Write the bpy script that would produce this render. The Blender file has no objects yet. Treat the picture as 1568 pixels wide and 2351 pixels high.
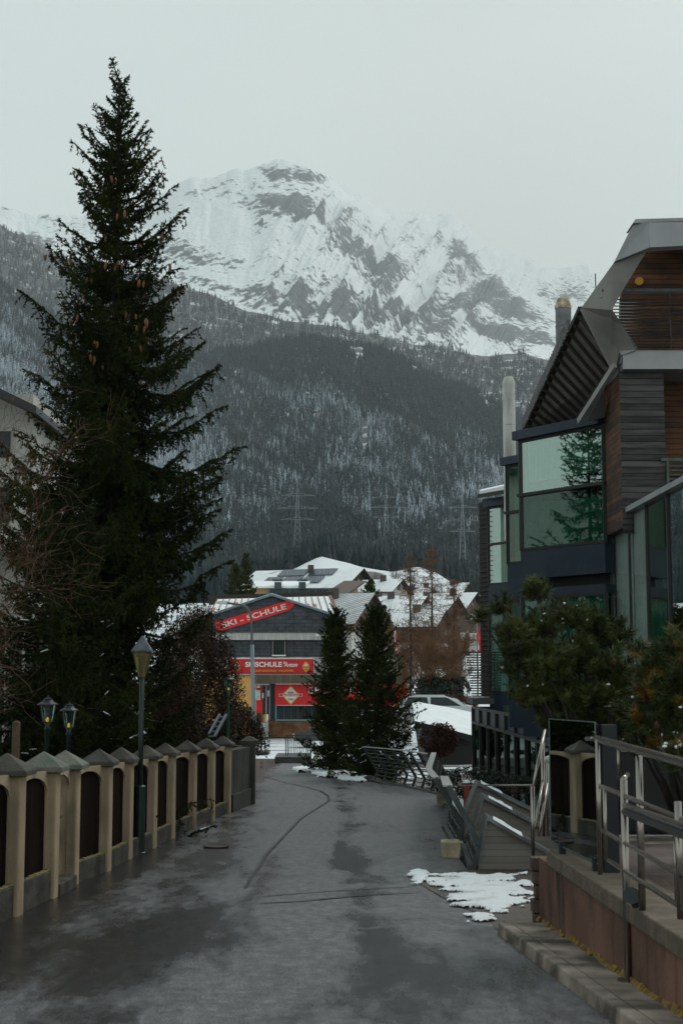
import bpy, math, random
import numpy as np
from mathutils import Vector, noise as mnoise
R = math.radians
scene = bpy.context.scene
COL = scene.collection
# ------------------------------------------------------------ camera
CZ = 1.75; FPX = 3135.0; PITCH = math.atan(350/FPX)
cam_d = bpy.data.cameras.new('camera'); cam = bpy.data.objects.new('camera', cam_d); COL.objects.link(cam)
cam.location = (0, 0, CZ); cam.rotation_euler = (math.pi/2+PITCH, 0, 0)
cam_d.sensor_fit = 'VERTICAL'; cam_d.sensor_height = 36.0; cam_d.sensor_width = 24.0
cam_d.lens = 36.0*FPX/2351.0; cam_d.clip_start = .1; cam_d.clip_end = 40000
cam_d.dof.use_dof = True; cam_d.dof.focus_distance = 70; cam_d.dof.aperture_fstop = 5.6
scene.camera = cam
# ------------------------------------------------------------ sky, sun, exposure
world = bpy.data.worlds.new('World'); scene.world = world; world.use_nodes = True
nt = world.node_tree; nt.nodes.clear(); N = nt.nodes.new; L = nt.links.new
out = N('ShaderNodeOutputWorld'); bg = N('ShaderNodeBackground'); L(bg.outputs[0], out.inputs[0])
sky = N('ShaderNodeTexSky'); sky.sky_type = 'NISHITA'; sky.sun_disc = False
sky.sun_elevation = R(48); sky.sun_rotation = R(30); sky.air_density = 1; sky.dust_density = 3
tc = N('ShaderNodeTexCoord'); sep = N('ShaderNodeSeparateXYZ'); L(tc.outputs['Generated'], sep.inputs[0])
ns = N('ShaderNodeTexNoise'); ns.inputs['Scale'].default_value = 1.7; ns.inputs['Detail'].default_value = 3
mp = N('ShaderNodeMapping'); mp.inputs['Scale'].default_value = (1, 1, 2.2); mp.inputs['Location'].default_value = (3.1, .4, 0); L(tc.outputs['Generated'], mp.inputs[0]); L(mp.outputs[0], ns.inputs[0])
rp = N('ShaderNodeValToRGB'); e = rp.color_ramp.elements           # cloud deck, pale at the horizon and greyer overhead
e[0].position = 0.0; e[0].color = (7.3, 8.05, 7.6, 1); e[1].position = 1.0; e[1].color = (3.9, 4.7, 4.8, 1)
m_ = e.new(.40); m_.color = (7.1, 7.85, 7.45, 1)
m2 = e.new(.60); m2.color = (5.7, 6.5, 6.35, 1)
ad = N('ShaderNodeMath'); ad.operation = 'MULTIPLY_ADD'; ad.inputs[1].default_value = .35; ad.inputs[2].default_value = -.17; L(ns.outputs[0], ad.inputs[0])
a2 = N('ShaderNodeMath'); a2.operation = 'ADD'; L(sep.outputs[2], a2.inputs[0]); L(ad.outputs[0], a2.inputs[1]); 
a3 = N('ShaderNodeMath'); a3.operation = 'MULTIPLY_ADD'; a3.inputs[1].default_value = -.16; L(sep.outputs[0], a3.inputs[0]); L(a2.outputs[0], a3.inputs[2]); L(a3.outputs[0], rp.inputs[0])
mx = N('ShaderNodeMix'); mx.data_type = 'RGBA'; mx.inputs[0].default_value = .93
L(sky.outputs[0], mx.inputs[6]); L(rp.outputs[0], mx.inputs[7]); L(mx.outputs[2], bg.inputs[0]); bg.inputs[1].default_value = .082
sd = bpy.data.lights.new('sun', 'SUN'); sd.energy = 1.1; sd.angle = R(25); sd.color = (1, .97, .92)
so = bpy.data.objects.new('sun', sd); COL.objects.link(so); so.rotation_euler = (R(42), 0, R(150)); so.location = (0, 0, 60)
scene.view_settings.view_transform = 'Standard'; scene.view_settings.look = 'None'
scene.view_settings.exposure = 0.52; scene.view_settings.gamma = 1
# ------------------------------------------------------------ helpers
def at(px, py, Y):
    "point at distance Y seen at (px, py) of the 1568 x 2351 photograph"
    u = (px-784)/FPX; v = (1175.5-py)/FPX
    dy = math.cos(PITCH)-v*math.sin(PITCH); dz = math.sin(PITCH)+v*math.cos(PITCH)
    return Vector((u/dy*Y, Y, CZ+dz/dy*Y))
HY = [-20, 0, 13.7, 18.3, 21.7, 25.2, 28.7, 36, 50, 60, 65, 80, 100, 112]
HH = [.9, 1.75, 2.44, 2.68, 2.83, 2.94, 3.04, 3.22, 3.7, 4.12, 4.38, 5.0, 5.3, 5.35]
def roadz(y): 
    return CZ - (np.interp(y-1.5, HY, HH)+np.interp(y, HY, HH)+np.interp(y+1.5, HY, HH))/3
def onroad(px, py):
    u = (px-784)/FPX; v = (1175.5-py)/FPX
    dy = math.cos(PITCH)-v*math.sin(PITCH); dz = math.sin(PITCH)+v*math.cos(PITCH)
    lo, hi = 1.0, 110.0
    for _ in range(50):
        m = (lo+hi)/2
        if CZ+dz/dy*m > roadz(m): lo = m
        else: hi = m
    return Vector((u/dy*lo, lo, float(roadz(lo))))
def hsh(a, s):
    a = np.sin(a*12.9898+s*78.233)*43758.5453
    return a-np.floor(a)
def vnoise(x, y, s=0.0):
    xi = np.floor(x); yi = np.floor(y); xf = x-xi; yf = y-yi
    xf = xf*xf*(3-2*xf); yf = yf*yf*(3-2*yf)
    h = lambda i, j: hsh(i*1.0+j*57.31, s+.37)
    return (h(xi, yi)*(1-xf)+h(xi+1, yi)*xf)*(1-yf)+(h(xi, yi+1)*(1-xf)+h(xi+1, yi+1)*xf)*yf
def fbm(x, y, o=5, s=0.0, ridged=False):
    t = 0; a = .5; n = 0
    for k in range(o):
        v = vnoise(x*2**k+k*17.3, y*2**k+k*9.1, s+k)
        if ridged: v = 1-abs(2*v-1)
        t = t+a*v; n += a; a *= .5
    return t/n
def root_loc(o):
    v = Vector((0, 0, 0))
    while o is not None: v = v+o.location; o = o.parent
    return v
def np_mesh(name, V, F, k=3):
    V = np.asarray(V, dtype=np.float32).reshape(-1, 3); F = np.asarray(F, dtype=np.int32).reshape(-1, k)
    me = bpy.data.meshes.new(name); me.vertices.add(len(V)); me.vertices.foreach_set('co', V.ravel())
    me.loops.add(F.size); me.loops.foreach_set('vertex_index', F.ravel())
    me.polygons.add(len(F)); me.polygons.foreach_set('loop_start', np.arange(0, F.size, k, dtype=np.int32))
    me.update(calc_edges=True); me.validate(); return me
def link(name, me, mat=None, parent=None, world=True, smooth=False):
    o = bpy.data.objects.new(name, me); COL.objects.link(o)
    if mat is not None and len(me.materials) == 0: me.materials.append(mat)
    n = len(me.vertices); co = np.empty(n*3, dtype=np.float32); me.vertices.foreach_get('co', co); co = co.reshape(-1, 3)
    if parent is not None:
        o.parent = parent
        if world:
            co -= np.array(root_loc(parent), dtype=np.float32); me.vertices.foreach_set('co', co.ravel())
    elif world and n:
        b = Vector(((co[:, 0].min()+co[:, 0].max())/2, (co[:, 1].min()+co[:, 1].max())/2, co[:, 2].min()))
        co -= np.array(b, dtype=np.float32); me.vertices.foreach_set('co', co.ravel()); o.location = b
    if smooth: me.polygons.foreach_set('use_smooth', [True]*len(me.polygons))
    me.update(); return o
def tag(o, label=None, cat=None, group=None, kind=None):
    if label: o['label'] = label
    if cat: o['category'] = cat
    if group: o['group'] = group
    if kind: o['kind'] = kind
    return o
def thing(name, label, cat, loc=(0, 0, 0), group=None, rz=0):
    o = bpy.data.objects.new(name, None); COL.objects.link(o); o.location = loc; o.rotation_euler = (0, 0, rz); o.empty_display_size = .2
    return tag(o, label, cat, group)
class MB:
    def __init__(s): s.V = []; s.F = []
    def add(s, vs, fs):
        b = len(s.V); s.V += [tuple(v) for v in vs]; s.F += [tuple(i+b for i in f) for f in fs]; return s
    def box(s, x0, x1, y0, y1, z0, z1):
        return s.hexa([(x0, y0, z0), (x1, y0, z0), (x1, y1, z0), (x0, y1, z0), (x0, y0, z1), (x1, y0, z1), (x1, y1, z1), (x0, y1, z1)])
    def hexa(s, p): return s.add(p, [(0, 3, 2, 1), (4, 5, 6, 7), (0, 1, 5, 4), (1, 2, 6, 5), (2, 3, 7, 6), (3, 0, 4, 7)])
    def obox(s, a, b, w, h, z0=0):
        "box along a->b (xy), width w, from z to z+h following a.z/b.z"
        a = Vector(a); b = Vector(b); d = b-a; n = Vector((-d.y, d.x, 0)).normalized()*w/2; u = Vector((0, 0, h)); o = Vector((0, 0, z0))
        return s.hexa([a-n+o, b-n+o, b+n+o, a+n+o, a-n+u+o, b-n+u+o, b+n+u+o, a+n+u+o])
    def tube(s, pts, r, n=8, cap=True, r1=None):
        pts = [Vector(p) for p in pts]; b = len(s.V); m = len(pts)
        for i, p in enumerate(pts):
            d = (pts[min(i+1, m-1)]-pts[max(i-1, 0)]).normalized()
            ref = Vector((0, 0, 1)) if abs(d.z) < .9 else Vector((1, 0, 0))
            x = d.cross(ref).normalized(); y = d.cross(x)
            rr = r if r1 is None else r+(r1-r)*i/(m-1)
            for k in range(n):
                a = 2*math.pi*k/n; s.V.append(tuple(p+(x*math.cos(a)+y*math.sin(a))*rr))
        for i in range(m-1):
            for k in range(n):
                k2 = (k+1) % n; s.F.append((b+i*n+k, b+i*n+k2, b+(i+1)*n+k2, b+(i+1)*n+k))
        if cap: s.F.append(tuple(b+k for k in range(n))[::-1]); s.F.append(tuple(b+(m-1)*n+k for k in range(n)))
        return s
    def bar(s, a, b, w, h=None):
        "square bar between two points"
        a = Vector(a); b = Vector(b); h = h or w; d = (b-a).normalized(); ref = Vector((0, 0, 1)) if abs(d.z) < .95 else Vector((0, 1, 0))
        x = d.cross(ref).normalized()*w/2; y = d.cross(x).normalized()*h/2
        return s.hexa([a-x-y, a+x-y, a+x+y, a-x+y, b-x-y, b+x-y, b+x+y, b-x+y])
    def slab(s, poly, off):
        "polygon (3d points) extruded by vector off"
        n = len(poly); off = Vector(off); P = [Vector(p) for p in poly]
        s.add(P+[p+off for p in P], [tuple(range(n))[::-1], tuple(range(n, 2*n))]+[(i, (i+1) % n, (i+1) % n+n, i+n) for i in range(n)]); return s
    def lathe(s, c, prof, n=16, sq=False):
        c = Vector(c); b = len(s.V); ph = math.pi/n if sq else 0
        for r, z in prof:
            for k in range(n):
                a = 2*math.pi*k/n+ph; s.V.append((c.x+r*math.cos(a), c.y+r*math.sin(a), c.z+z))
        m = len(prof)
        for i in range(m-1):
            for k in range(n): k2 = (k+1) % n; s.F.append((b+i*n+k, b+i*n+k2, b+(i+1)*n+k2, b+(i+1)*n+k))
        s.F.append(tuple(b+k for k in range(n))[::-1]); s.F.append(tuple(b+(m-1)*n+k for k in range(n))); return s
    def build(s, name, mat, parent=None, world=True, smooth=False, bevel=0):
        me = bpy.data.meshes.new(name); me.from_pydata(s.V, [], s.F); me.validate(); me.update()
        o = link(name, me, mat, parent, world, smooth)
        if bevel:
            m = o.modifiers.new('bevel', 'BEVEL'); m.width = bevel; m.segments = 2; m.limit_method = 'ANGLE'
        return o
# ------------------------------------------------------------ materials
def M(name, col, rough=.7, metal=0, var=0, scale=3, vec=(1, 1, 1), bump=0, bscale=20, col2=None, ior=1.45, ramp=(.35, .65), det=6, bvec=None, coat=0):
    m = bpy.data.materials.new(name); m.use_nodes = True; t = m.node_tree; b = t.nodes['Principled BSDF']; n = t.nodes.new; l = t.links.new
    b.inputs['Base Color'].default_value = (*col, 1); b.inputs['Roughness'].default_value = rough; b.inputs['Metallic'].default_value = metal; b.inputs['IOR'].default_value = ior
    if coat: b.inputs['Coat Weight'].default_value = coat; b.inputs['Coat Roughness'].default_value = .1
    c = n('ShaderNodeTexCoord')
    if var or col2:
        mp = n('ShaderNodeMapping'); mp.inputs['Scale'].default_value = vec; l(c.outputs['Object'], mp.inputs[0])
        x = n('ShaderNodeTexNoise'); x.inputs['Scale'].default_value = scale; x.inputs['Detail'].default_value = det; l(mp.outputs[0], x.inputs[0])
        r = n('ShaderNodeValToRGB'); r.color_ramp.elements[0].position = ramp[0]; r.color_ramp.elements[1].position = ramp[1]
        c2 = col2 or tuple(v*(1-var) for v in col); c1 = col if col2 else tuple(min(1, v*(1+var)) for v in col)
        r.color_ramp.elements[0].color = (*c2, 1); r.color_ramp.elements[1].color = (*c1, 1); l(x.outputs[0], r.inputs[0]); l(r.outputs[0], b.inputs['Base Color'])
    if bump:
        mp2 = n('ShaderNodeMapping'); mp2.inputs['Scale'].default_value = bvec or (1, 1, 1); l(c.outputs['Object'], mp2.inputs[0])
        x = n('ShaderNodeTexNoise'); x.inputs['Scale'].default_value = bscale; x.inputs['Detail'].default_value = 5; l(mp2.outputs[0], x.inputs[0])
        bp = n('ShaderNodeBump'); bp.inputs['Strength'].default_value = bump; bp.inputs['Distance'].default_value = .02; l(x.outputs[0], bp.inputs['Height']); l(bp.outputs[0], b.inputs['Normal'])
    return m
def board_mat(name, ca, cb, pitch, axis='z', rough=.75, gap=.12, stretch=(.6, .6, 12), dark=.25, snow=0, vlines=0):
    "horizontal boards (or tiles) with dark joints, in object space"
    m = bpy.data.materials.new(name); m.use_nodes = True; t = m.node_tree; b = t.nodes['Principled BSDF']; n = t.nodes.new; l = t.links.new
    c = n('ShaderNodeTexCoord'); s = n('ShaderNodeSeparateXYZ'); l(c.outputs['Object'], s.inputs[0])
    o = {'x': 0, 'y': 1, 'z': 2}[axis]
    d = n('ShaderNodeMath'); d.operation = 'DIVIDE'; d.inputs[1].default_value = pitch; l(s.outputs[o], d.inputs[0])
    f = n('ShaderNodeMath'); f.operation = 'FRACT'; l(d.outputs[0], f.inputs[0])
    fl = n('ShaderNodeMath'); fl.operation = 'FLOOR'; l(d.outputs[0], fl.inputs[0])
    wn = n('ShaderNodeTexWhiteNoise'); wn.noise_dimensions = '1D'; l(fl.outputs[0], wn.inputs['W'])
    mp = n('ShaderNodeMapping'); mp.inputs['Scale'].default_value = stretch; l(c.outputs['Object'], mp.inputs[0])
    x = n('ShaderNodeTexNoise'); x.inputs['Scale'].default_value = 1.5; x.inputs['Detail'].default_value = 7; l(mp.outputs[0], x.inputs[0])
    av = n('ShaderNodeMath'); av.operation = 'MULTIPLY_ADD'; av.inputs[1].default_value = .35; l(wn.outputs[0], av.inputs[0]); l(x.outputs[0], av.inputs[2])
    r = n('ShaderNodeValToRGB'); r.color_ramp.elements[0].position = .45; r.color_ramp.elements[1].position = .9
    r.color_ramp.elements[0].color = (*ca, 1); r.color_ramp.elements[1].color = (*cb, 1); l(av.outputs[0], r.inputs[0])
    g = n('ShaderNodeMath'); g.operation = 'GREATER_THAN'; g.inputs[1].default_value = gap; l(f.outputs[0], g.inputs[0])
    mr = n('ShaderNodeMapRange'); mr.inputs[3].default_value = dark; l(g.outputs[0], mr.inputs[0])
    mu = n('ShaderNodeMix'); mu.data_type = 'RGBA'; mu.blend_type = 'MULTIPLY'; mu.inputs[0].default_value = 1; l(r.outputs[0], mu.inputs[6]); l(mr.outputs[0], mu.inputs[7])
    l(mu.outputs[2], b.inputs['Base Color']); b.inputs['Roughness'].default_value = rough
    bp = n('ShaderNodeBump'); bp.inputs['Strength'].default_value = .7; bp.inputs['Distance'].default_value = .02; l(g.outputs[0], bp.inputs['Height']); l(bp.outputs[0], b.inputs['Normal'])
    return m
def brick_mat(name, c1, c2, mortar, w, h, rough=.8, rot=None, mort=.02, offset=.5):
    m = bpy.data.materials.new(name); m.use_nodes = True; t = m.node_tree; b = t.nodes['Principled BSDF']; n = t.nodes.new; l = t.links.new
    c = n('ShaderNodeTexCoord'); mp = n('ShaderNodeMapping'); l(c.outputs['Object'], mp.inputs[0])
    if rot: mp.inputs['Rotation'].default_value = rot
    k = n('ShaderNodeTexBrick'); k.inputs['Scale'].default_value = 1; k.inputs['Brick Width'].default_value = w; k.inputs['Row Height'].default_value = h; k.inputs['Mortar Size'].default_value = mort; k.offset = offset
    k.inputs['Color1'].default_value = (*c1, 1); k.inputs['Color2'].default_value = (*c2, 1); k.inputs['Mortar'].default_value = (*mortar, 1); l(mp.outputs[0], k.inputs[0])
    x = n('ShaderNodeTexNoise'); x.inputs['Scale'].default_value = 2.5; x.inputs['Detail'].default_value = 6; l(c.outputs['Object'], x.inputs[0])
    mr = n('ShaderNodeMapRange'); mr.inputs[1].default_value = .3; mr.inputs[2].default_value = .7; mr.inputs[3].default_value = .55; mr.inputs[4].default_value = 1.25; l(x.outputs[0], mr.inputs[0])
    mu = n('ShaderNodeMix'); mu.data_type = 'RGBA'; mu.blend_type = 'MULTIPLY'; mu.inputs[0].default_value = 1; l(k.outputs[0], mu.inputs[6]); l(mr.outputs[0], mu.inputs[7]); l(mu.outputs[2], b.inputs['Base Color'])
    b.inputs['Roughness'].default_value = rough
    bp = n('ShaderNodeBump'); bp.inputs['Strength'].default_value = .5; bp.inputs['Distance'].default_value = .01; bp.invert = True; l(k.outputs['Fac'], bp.inputs['Height']); l(bp.outputs[0], b.inputs['Normal'])
    return m
def glass_mat(name, tint, refl=.35, rough=.02, top=.95):
    m = bpy.data.materials.new(name); m.use_nodes = True; t = m.node_tree; n = t.nodes.new; l = t.links.new; t.nodes.remove(t.nodes['Principled BSDF'])
    o = t.nodes['Material Output']; tr = n('ShaderNodeBsdfTransparent'); tr.inputs[0].default_value = (*tint, 1); g = n('ShaderNodeBsdfGlossy'); g.inputs['Roughness'].default_value = rough; g.inputs[0].default_value = (.85, .95, .92, 1)
    lw = n('ShaderNodeLayerWeight'); lw.inputs[0].default_value = .35; mr = n('ShaderNodeMapRange'); mr.inputs[3].default_value = refl; mr.inputs[4].default_value = top; l(lw.outputs['Facing'], mr.inputs[0])
    mx = n('ShaderNodeMixShader'); l(mr.outputs[0], mx.inputs[0]); l(tr.outputs[0], mx.inputs[1]); l(g.outputs[0], mx.inputs[2]); l(mx.outputs[0], o.inputs[0]); return m
def attr_mat(name, attr, c0, c1, c0b=None, c1b=None, nscale=1.0, namt=.5, rough=.8, lo=.45, hi=.55, bump=0, vec=(1, 1, 1), rough1=None, bscale=None):
    "colour c0 where the attribute is low and c1 where it is high, edges broken up by noise"
    m = bpy.data.materials.new(name); m.use_nodes = True; t = m.node_tree; b = t.nodes['Principled BSDF']; n = t.nodes.new; l = t.links.new
    a = n('ShaderNodeAttribute'); a.attribute_name = attr; c = n('ShaderNodeTexCoord'); mp = n('ShaderNodeMapping'); mp.inputs['Scale'].default_value = vec; l(c.outputs['Object'], mp.inputs[0])
    x = n('ShaderNodeTexNoise'); x.inputs['Scale'].default_value = nscale; x.inputs['Detail'].default_value = 9; x.inputs['Roughness'].default_value = .65; l(mp.outputs[0], x.inputs[0])
    s = n('ShaderNodeMath'); s.operation = 'SUBTRACT'; s.inputs[1].default_value = .5; l(x.outputs[0], s.inputs[0])
    k = n('ShaderNodeMath'); k.operation = 'MULTIPLY_ADD'; k.inputs[1].default_value = namt; l(s.outputs[0], k.inputs[0]); l(a.outputs['Fac'], k.inputs[2])
    f = n('ShaderNodeMapRange'); f.interpolation_type = 'SMOOTHSTEP'; f.inputs[1].default_value = lo; f.inputs[2].default_value = hi; l(k.outputs[0], f.inputs[0])
    x2 = n('ShaderNodeTexNoise'); x2.inputs['Scale'].default_value = nscale*3.3; x2.inputs['Detail'].default_value = 6; l(mp.outputs[0], x2.inputs[0])
    def duo(p, q):
        r = n('ShaderNodeValToRGB'); r.color_ramp.elements[0].position = .35; r.color_ramp.elements[1].position = .65; r.color_ramp.elements[0].color = (*p, 1); r.color_ramp.elements[1].color = (*(q or p), 1); l(x2.outputs[0], r.inputs[0]); return r.outputs[0]
    mx = n('ShaderNodeMix'); mx.data_type = 'RGBA'; l(f.outputs[0], mx.inputs[0]); l(duo(c0, c0b), mx.inputs[6]); l(duo(c1, c1b), mx.inputs[7]); l(mx.outputs[2], b.inputs['Base Color'])
    b.inputs['Roughness'].default_value = rough
    if rough1 is not None:
        mr = n('ShaderNodeMapRange'); mr.inputs[3].default_value = rough; mr.inputs[4].default_value = rough1; l(f.outputs[0], mr.inputs[0]); l(mr.outputs[0], b.inputs['Roughness'])
    if bump:
        x3 = n('ShaderNodeTexNoise'); x3.inputs['Scale'].default_value = bscale or nscale*6; x3.inputs['Detail'].default_value = 6; l(c.outputs['Object'], x3.inputs[0])
        bp = n('ShaderNodeBump'); bp.inputs['Strength'].default_value = 1; bp.inputs['Distance'].default_value = bump; l(x3.outputs[0], bp.inputs['Height']); l(bp.outputs[0], b.inputs['Normal'])
    return m
def speckle(m, scale=70, lo=.35, hi=1.65, scale2=9, lo2=.65, hi2=1.3):
    "aggregate grain and mid-sized mottling multiplied into the base colour"
    t = m.node_tree; b = t.nodes['Principled BSDF']; n = t.nodes.new; l = t.links.new; src = b.inputs['Base Color'].links[0].from_socket; c = n('ShaderNodeTexCoord')
    for s_, a_, z_, d_ in ((scale, lo, hi, 2), (scale2, lo2, hi2, 6)):
        x = n('ShaderNodeTexNoise'); x.inputs['Scale'].default_value = s_; x.inputs['Detail'].default_value = d_; l(c.outputs['Object'], x.inputs[0])
        f = n('ShaderNodeMapRange'); f.inputs[1].default_value = .33; f.inputs[2].default_value = .67; f.inputs[3].default_value = a_; f.inputs[4].default_value = z_; l(x.outputs[0], f.inputs[0])
        mu = n('ShaderNodeMix'); mu.data_type = 'RGBA'; mu.blend_type = 'MULTIPLY'; mu.inputs[0].default_value = 1; l(src, mu.inputs[6]); l(f.outputs[0], mu.inputs[7]); src = mu.outputs[2]
    l(src, b.inputs['Base Color'])
def set_attr(me, name, arr):
    a = me.attributes.new(name, 'FLOAT', 'POINT'); a.data.foreach_set('value', np.asarray(arr, dtype=np.float32).ravel())
def snowy_mat(name, ca, cb, snow=(.62, .67, .70), th=.55, nscale=.8, jitter=.6, rough=.8):
    "foliage with snow lying on its upward faces"
    m = bpy.data.materials.new(name); m.use_nodes = True; t = m.node_tree; b = t.nodes['Principled BSDF']; n = t.nodes.new; l = t.links.new
    c = n('ShaderNodeTexCoord'); g = n('ShaderNodeNewGeometry'); s = n('ShaderNodeSeparateXYZ'); l(g.outputs['True Normal'], s.inputs[0])
    ab = n('ShaderNodeMath'); ab.operation = 'ABSOLUTE'; l(s.outputs[2], ab.inputs[0])
    x = n('ShaderNodeTexNoise'); x.inputs['Scale'].default_value = nscale; x.inputs['Detail'].default_value = 4; l(c.outputs['Object'], x.inputs[0])
    k = n('ShaderNodeMath'); k.operation = 'MULTIPLY_ADD'; k.inputs[1].default_value = jitter; l(x.outputs[0], k.inputs[0]); l(ab.outputs[0], k.inputs[2])
    big = n('ShaderNodeAttribute'); big.attribute_name = 'frost'
    k2 = n('ShaderNodeMath'); k2.operation = 'ADD'; l(k.outputs[0], k2.inputs[0]); l(big.outputs['Fac'], k2.inputs[1])
    f = n('ShaderNodeMapRange'); f.interpolation_type = 'SMOOTHSTEP'; f.inputs[1].default_value = th; f.inputs[2].default_value = th+.25; l(k2.outputs[0], f.inputs[0])
    r = n('ShaderNodeMix'); r.data_type = 'RGBA'; r.inputs[6].default_value = (*ca, 1); r.inputs[7].default_value = (*cb, 1); l(x.outputs[0], r.inputs[0])
    mx = n('ShaderNodeMix'); mx.data_type = 'RGBA'; l(f.outputs[0], mx.inputs[0]); l(r.outputs[2], mx.inputs[6]); mx.inputs[7].default_value = (*snow, 1); l(mx.outputs[2], b.inputs['Base Color'])
    b.inputs['Roughness'].default_value = rough; return m
def add_streaks(m, dark=.4, scale=2.2, th=(.5, .62), vec=(1, 1, .12)):
    "dirt runs: multiplies the base colour by vertical streaks"
    t = m.node_tree; b = t.nodes['Principled BSDF']; n = t.nodes.new; l = t.links.new; inp = b.inputs['Base Color']
    c = n('ShaderNodeTexCoord'); mp = n('ShaderNodeMapping'); mp.inputs['Scale'].default_value = vec; l(c.outputs['Object'], mp.inputs[0])
    x = n('ShaderNodeTexNoise'); x.inputs['Scale'].default_value = scale; x.inputs['Detail'].default_value = 8; l(mp.outputs[0], x.inputs[0])
    f = n('ShaderNodeMapRange'); f.inputs[1].default_value = th[0]; f.inputs[2].default_value = th[1]; f.inputs[3].default_value = 1; f.inputs[4].default_value = dark; l(x.outputs[0], f.inputs[0])
    mu = n('ShaderNodeMix'); mu.data_type = 'RGBA'; mu.blend_type = 'MULTIPLY'; mu.inputs[0].default_value = 1
    if inp.is_linked: l(inp.links[0].from_socket, mu.inputs[6])
    else: mu.inputs[6].default_value = inp.default_value
    l(f.outputs[0], mu.inputs[7]); l(mu.outputs[2], inp); return m
SNOW = M('snow', (.72, .76, .78), .6, var=.06, scale=1.5, bump=.5, bscale=8)
SNOWF = M('snow_far', (.80, .83, .85), .7, var=.05, scale=.2)
STEEL = M('stainless_steel', (.30, .27, .245), .25, .95)
DSTEEL = M('painted_steel', (.060, .072, .072), .45, .3, var=.25, scale=6)
GREENP = M('green_paint', (.007, .022, .018), .4, var=.3, scale=5)
DARKM = M('dark_metal', (.02, .024, .028), .4, .3)
BARK = M('bark', (.030, .023, .018), .9, var=.35, scale=9, bump=.5)
BARKL = M('bark_light', (.10, .065, .045), .9, var=.3, scale=9)
# ------------------------------------------------------------ text
def text_mesh(name, body, x0, x1, z0, z1, y, mat, parent=None, bold=.0, shear=0, thick=.02, rot=0, fit=True):
    "lettering fitted into x0..x1, z0..z1, facing the road (towards -y)"
    cu = bpy.data.curves.new(name, 'FONT'); cu.body = body; cu.offset = bold; cu.shear = shear; cu.extrude = .05; cu.resolution_u = 4
    t = bpy.data.objects.new('tmp', cu); COL.objects.link(t); dg = bpy.context.evaluated_depsgraph_get(); dg.update()
    me = bpy.data.meshes.new_from_object(t.evaluated_get(dg)); bpy.data.objects.remove(t); me.name = name
    n = len(me.vertices); co = np.empty(n*3, dtype=np.float32); me.vertices.foreach_get('co', co); co = co.reshape(-1, 3)
    a = co.min(0); b = co.max(0); q = np.empty_like(co)
    lx = (co[:, 0]-a[0])/(b[0]-a[0]); lz = (co[:, 1]-a[1])/(b[1]-a[1]); ld = (co[:, 2]-a[2])/(b[2]-a[2]+1e-9)
    q[:, 0] = x0+lx*(x1-x0); q[:, 2] = z0+lz*(z1-z0); q[:, 1] = y-ld*thick
    if rot:
        cx = (x0+x1)/2; cz = (z0+z1)/2; dx = q[:, 0]-cx; dz = q[:, 2]-cz
        q[:, 0] = cx+dx*math.cos(rot)-dz*math.sin(rot); q[:, 2] = cz+dx*math.sin(rot)+dz*math.cos(rot)
    me.vertices.foreach_set('co', q.ravel()); me.materials.clear()
    return link(name, me, mat, parent)
# ============================================================ TERRAIN
def at_np(px, py, Y):
    u = (px-784)/FPX; v = (1175.5-py)/FPX
    dy = math.cos(PITCH)-v*math.sin(PITCH); dz = math.sin(PITCH)+v*math.cos(PITCH)
    return u/dy*Y, Y*np.ones_like(px), CZ+dz/dy*Y
def grid_faces(nx, ny):
    i, j = np.meshgrid(np.arange(nx-1), np.arange(ny-1), indexing='ij')
    a = (i*ny+j).ravel(); return np.stack([a, a+ny, a+ny+1, a+1], 1)
VY = [-50, 112, 118, 125, 140, 170, 200, 260, 330, 600, 1400]; VZ = [-3.6, -3.6, -3.0, -1.8, 0, 1.5, 4.0, 9, 15, 26, 60]
XR = ([6, 8.2, 12.7, 13, 17.4, 17.6, 21.5, 25.3, 33.7, 36, 40, 58, 60], [1.75, 1.69, 1.36, 1.9, 2.0, 1.65, 1.7, 1.85, 2.5, 2.0, 1.2, 1.0, 1.0])
def ground_z(x, y):
    z = np.where(y < 110, roadz(y)-.03, np.interp(y, VY, VZ)+.25*(vnoise(x*.05, y*.05, 4)-.5)*np.clip((y-110)/30, 0, 1)*6)
    xr = np.interp(y, XR[0], XR[1])
    pl = (x > xr+.25) & (y > 17.2) & (y < 56)
    z = np.where(pl, -2.2, z)
    # banks left and right of the valley rise a little
    z = z+np.clip((np.abs(x)-60)/200, 0, 1)**2*14*(y > 90)
    return z
def nonuni(lo, hi, step0, grow, c=0):
    a = [c]; s = step0
    while a[-1] < hi: a.append(a[-1]+s); s = s*grow if a[-1]-c > 12 else s
    b = [c]; s = step0
    while b[-1] > lo: b.append(b[-1]-s); s = s*grow if c-b[-1] > 12 else s
    return np.array(sorted(set(b+a)))
gx = nonuni(-900, 900, .5, 1.07); gy = nonuni(-15, 1350, .5, 1.02, 20)
X, Y_ = np.meshgrid(gx, gy, indexing='ij')
Z = ground_z(X, Y_)
me = np_mesh('ground', np.stack([X, Y_, Z], 2).reshape(-1, 3), grid_faces(len(gx), len(gy)), 4)
sn = np.where(Y_ > 58, .62, .28); sn = np.where(Y_ > 112, .60, sn); sn = np.where((Y_ > 17) & (Y_ < 56) & (X > 1.5), .45, sn); sn = np.where((X < -3) & (Y_ < 60), .42, sn)
set_attr(me, 'snow', sn)
g = link('ground', me, attr_mat('ground_snow_and_soil', 'snow', (.06, .05, .04), (.62, .66, .69), (.035, .035, .03), (.7, .74, .77), nscale=.5, namt=1.1, rough=.85, vec=(.5, 1.6, 1), bump=.02), None, world=False)
tag(g, kind='structure')
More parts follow.
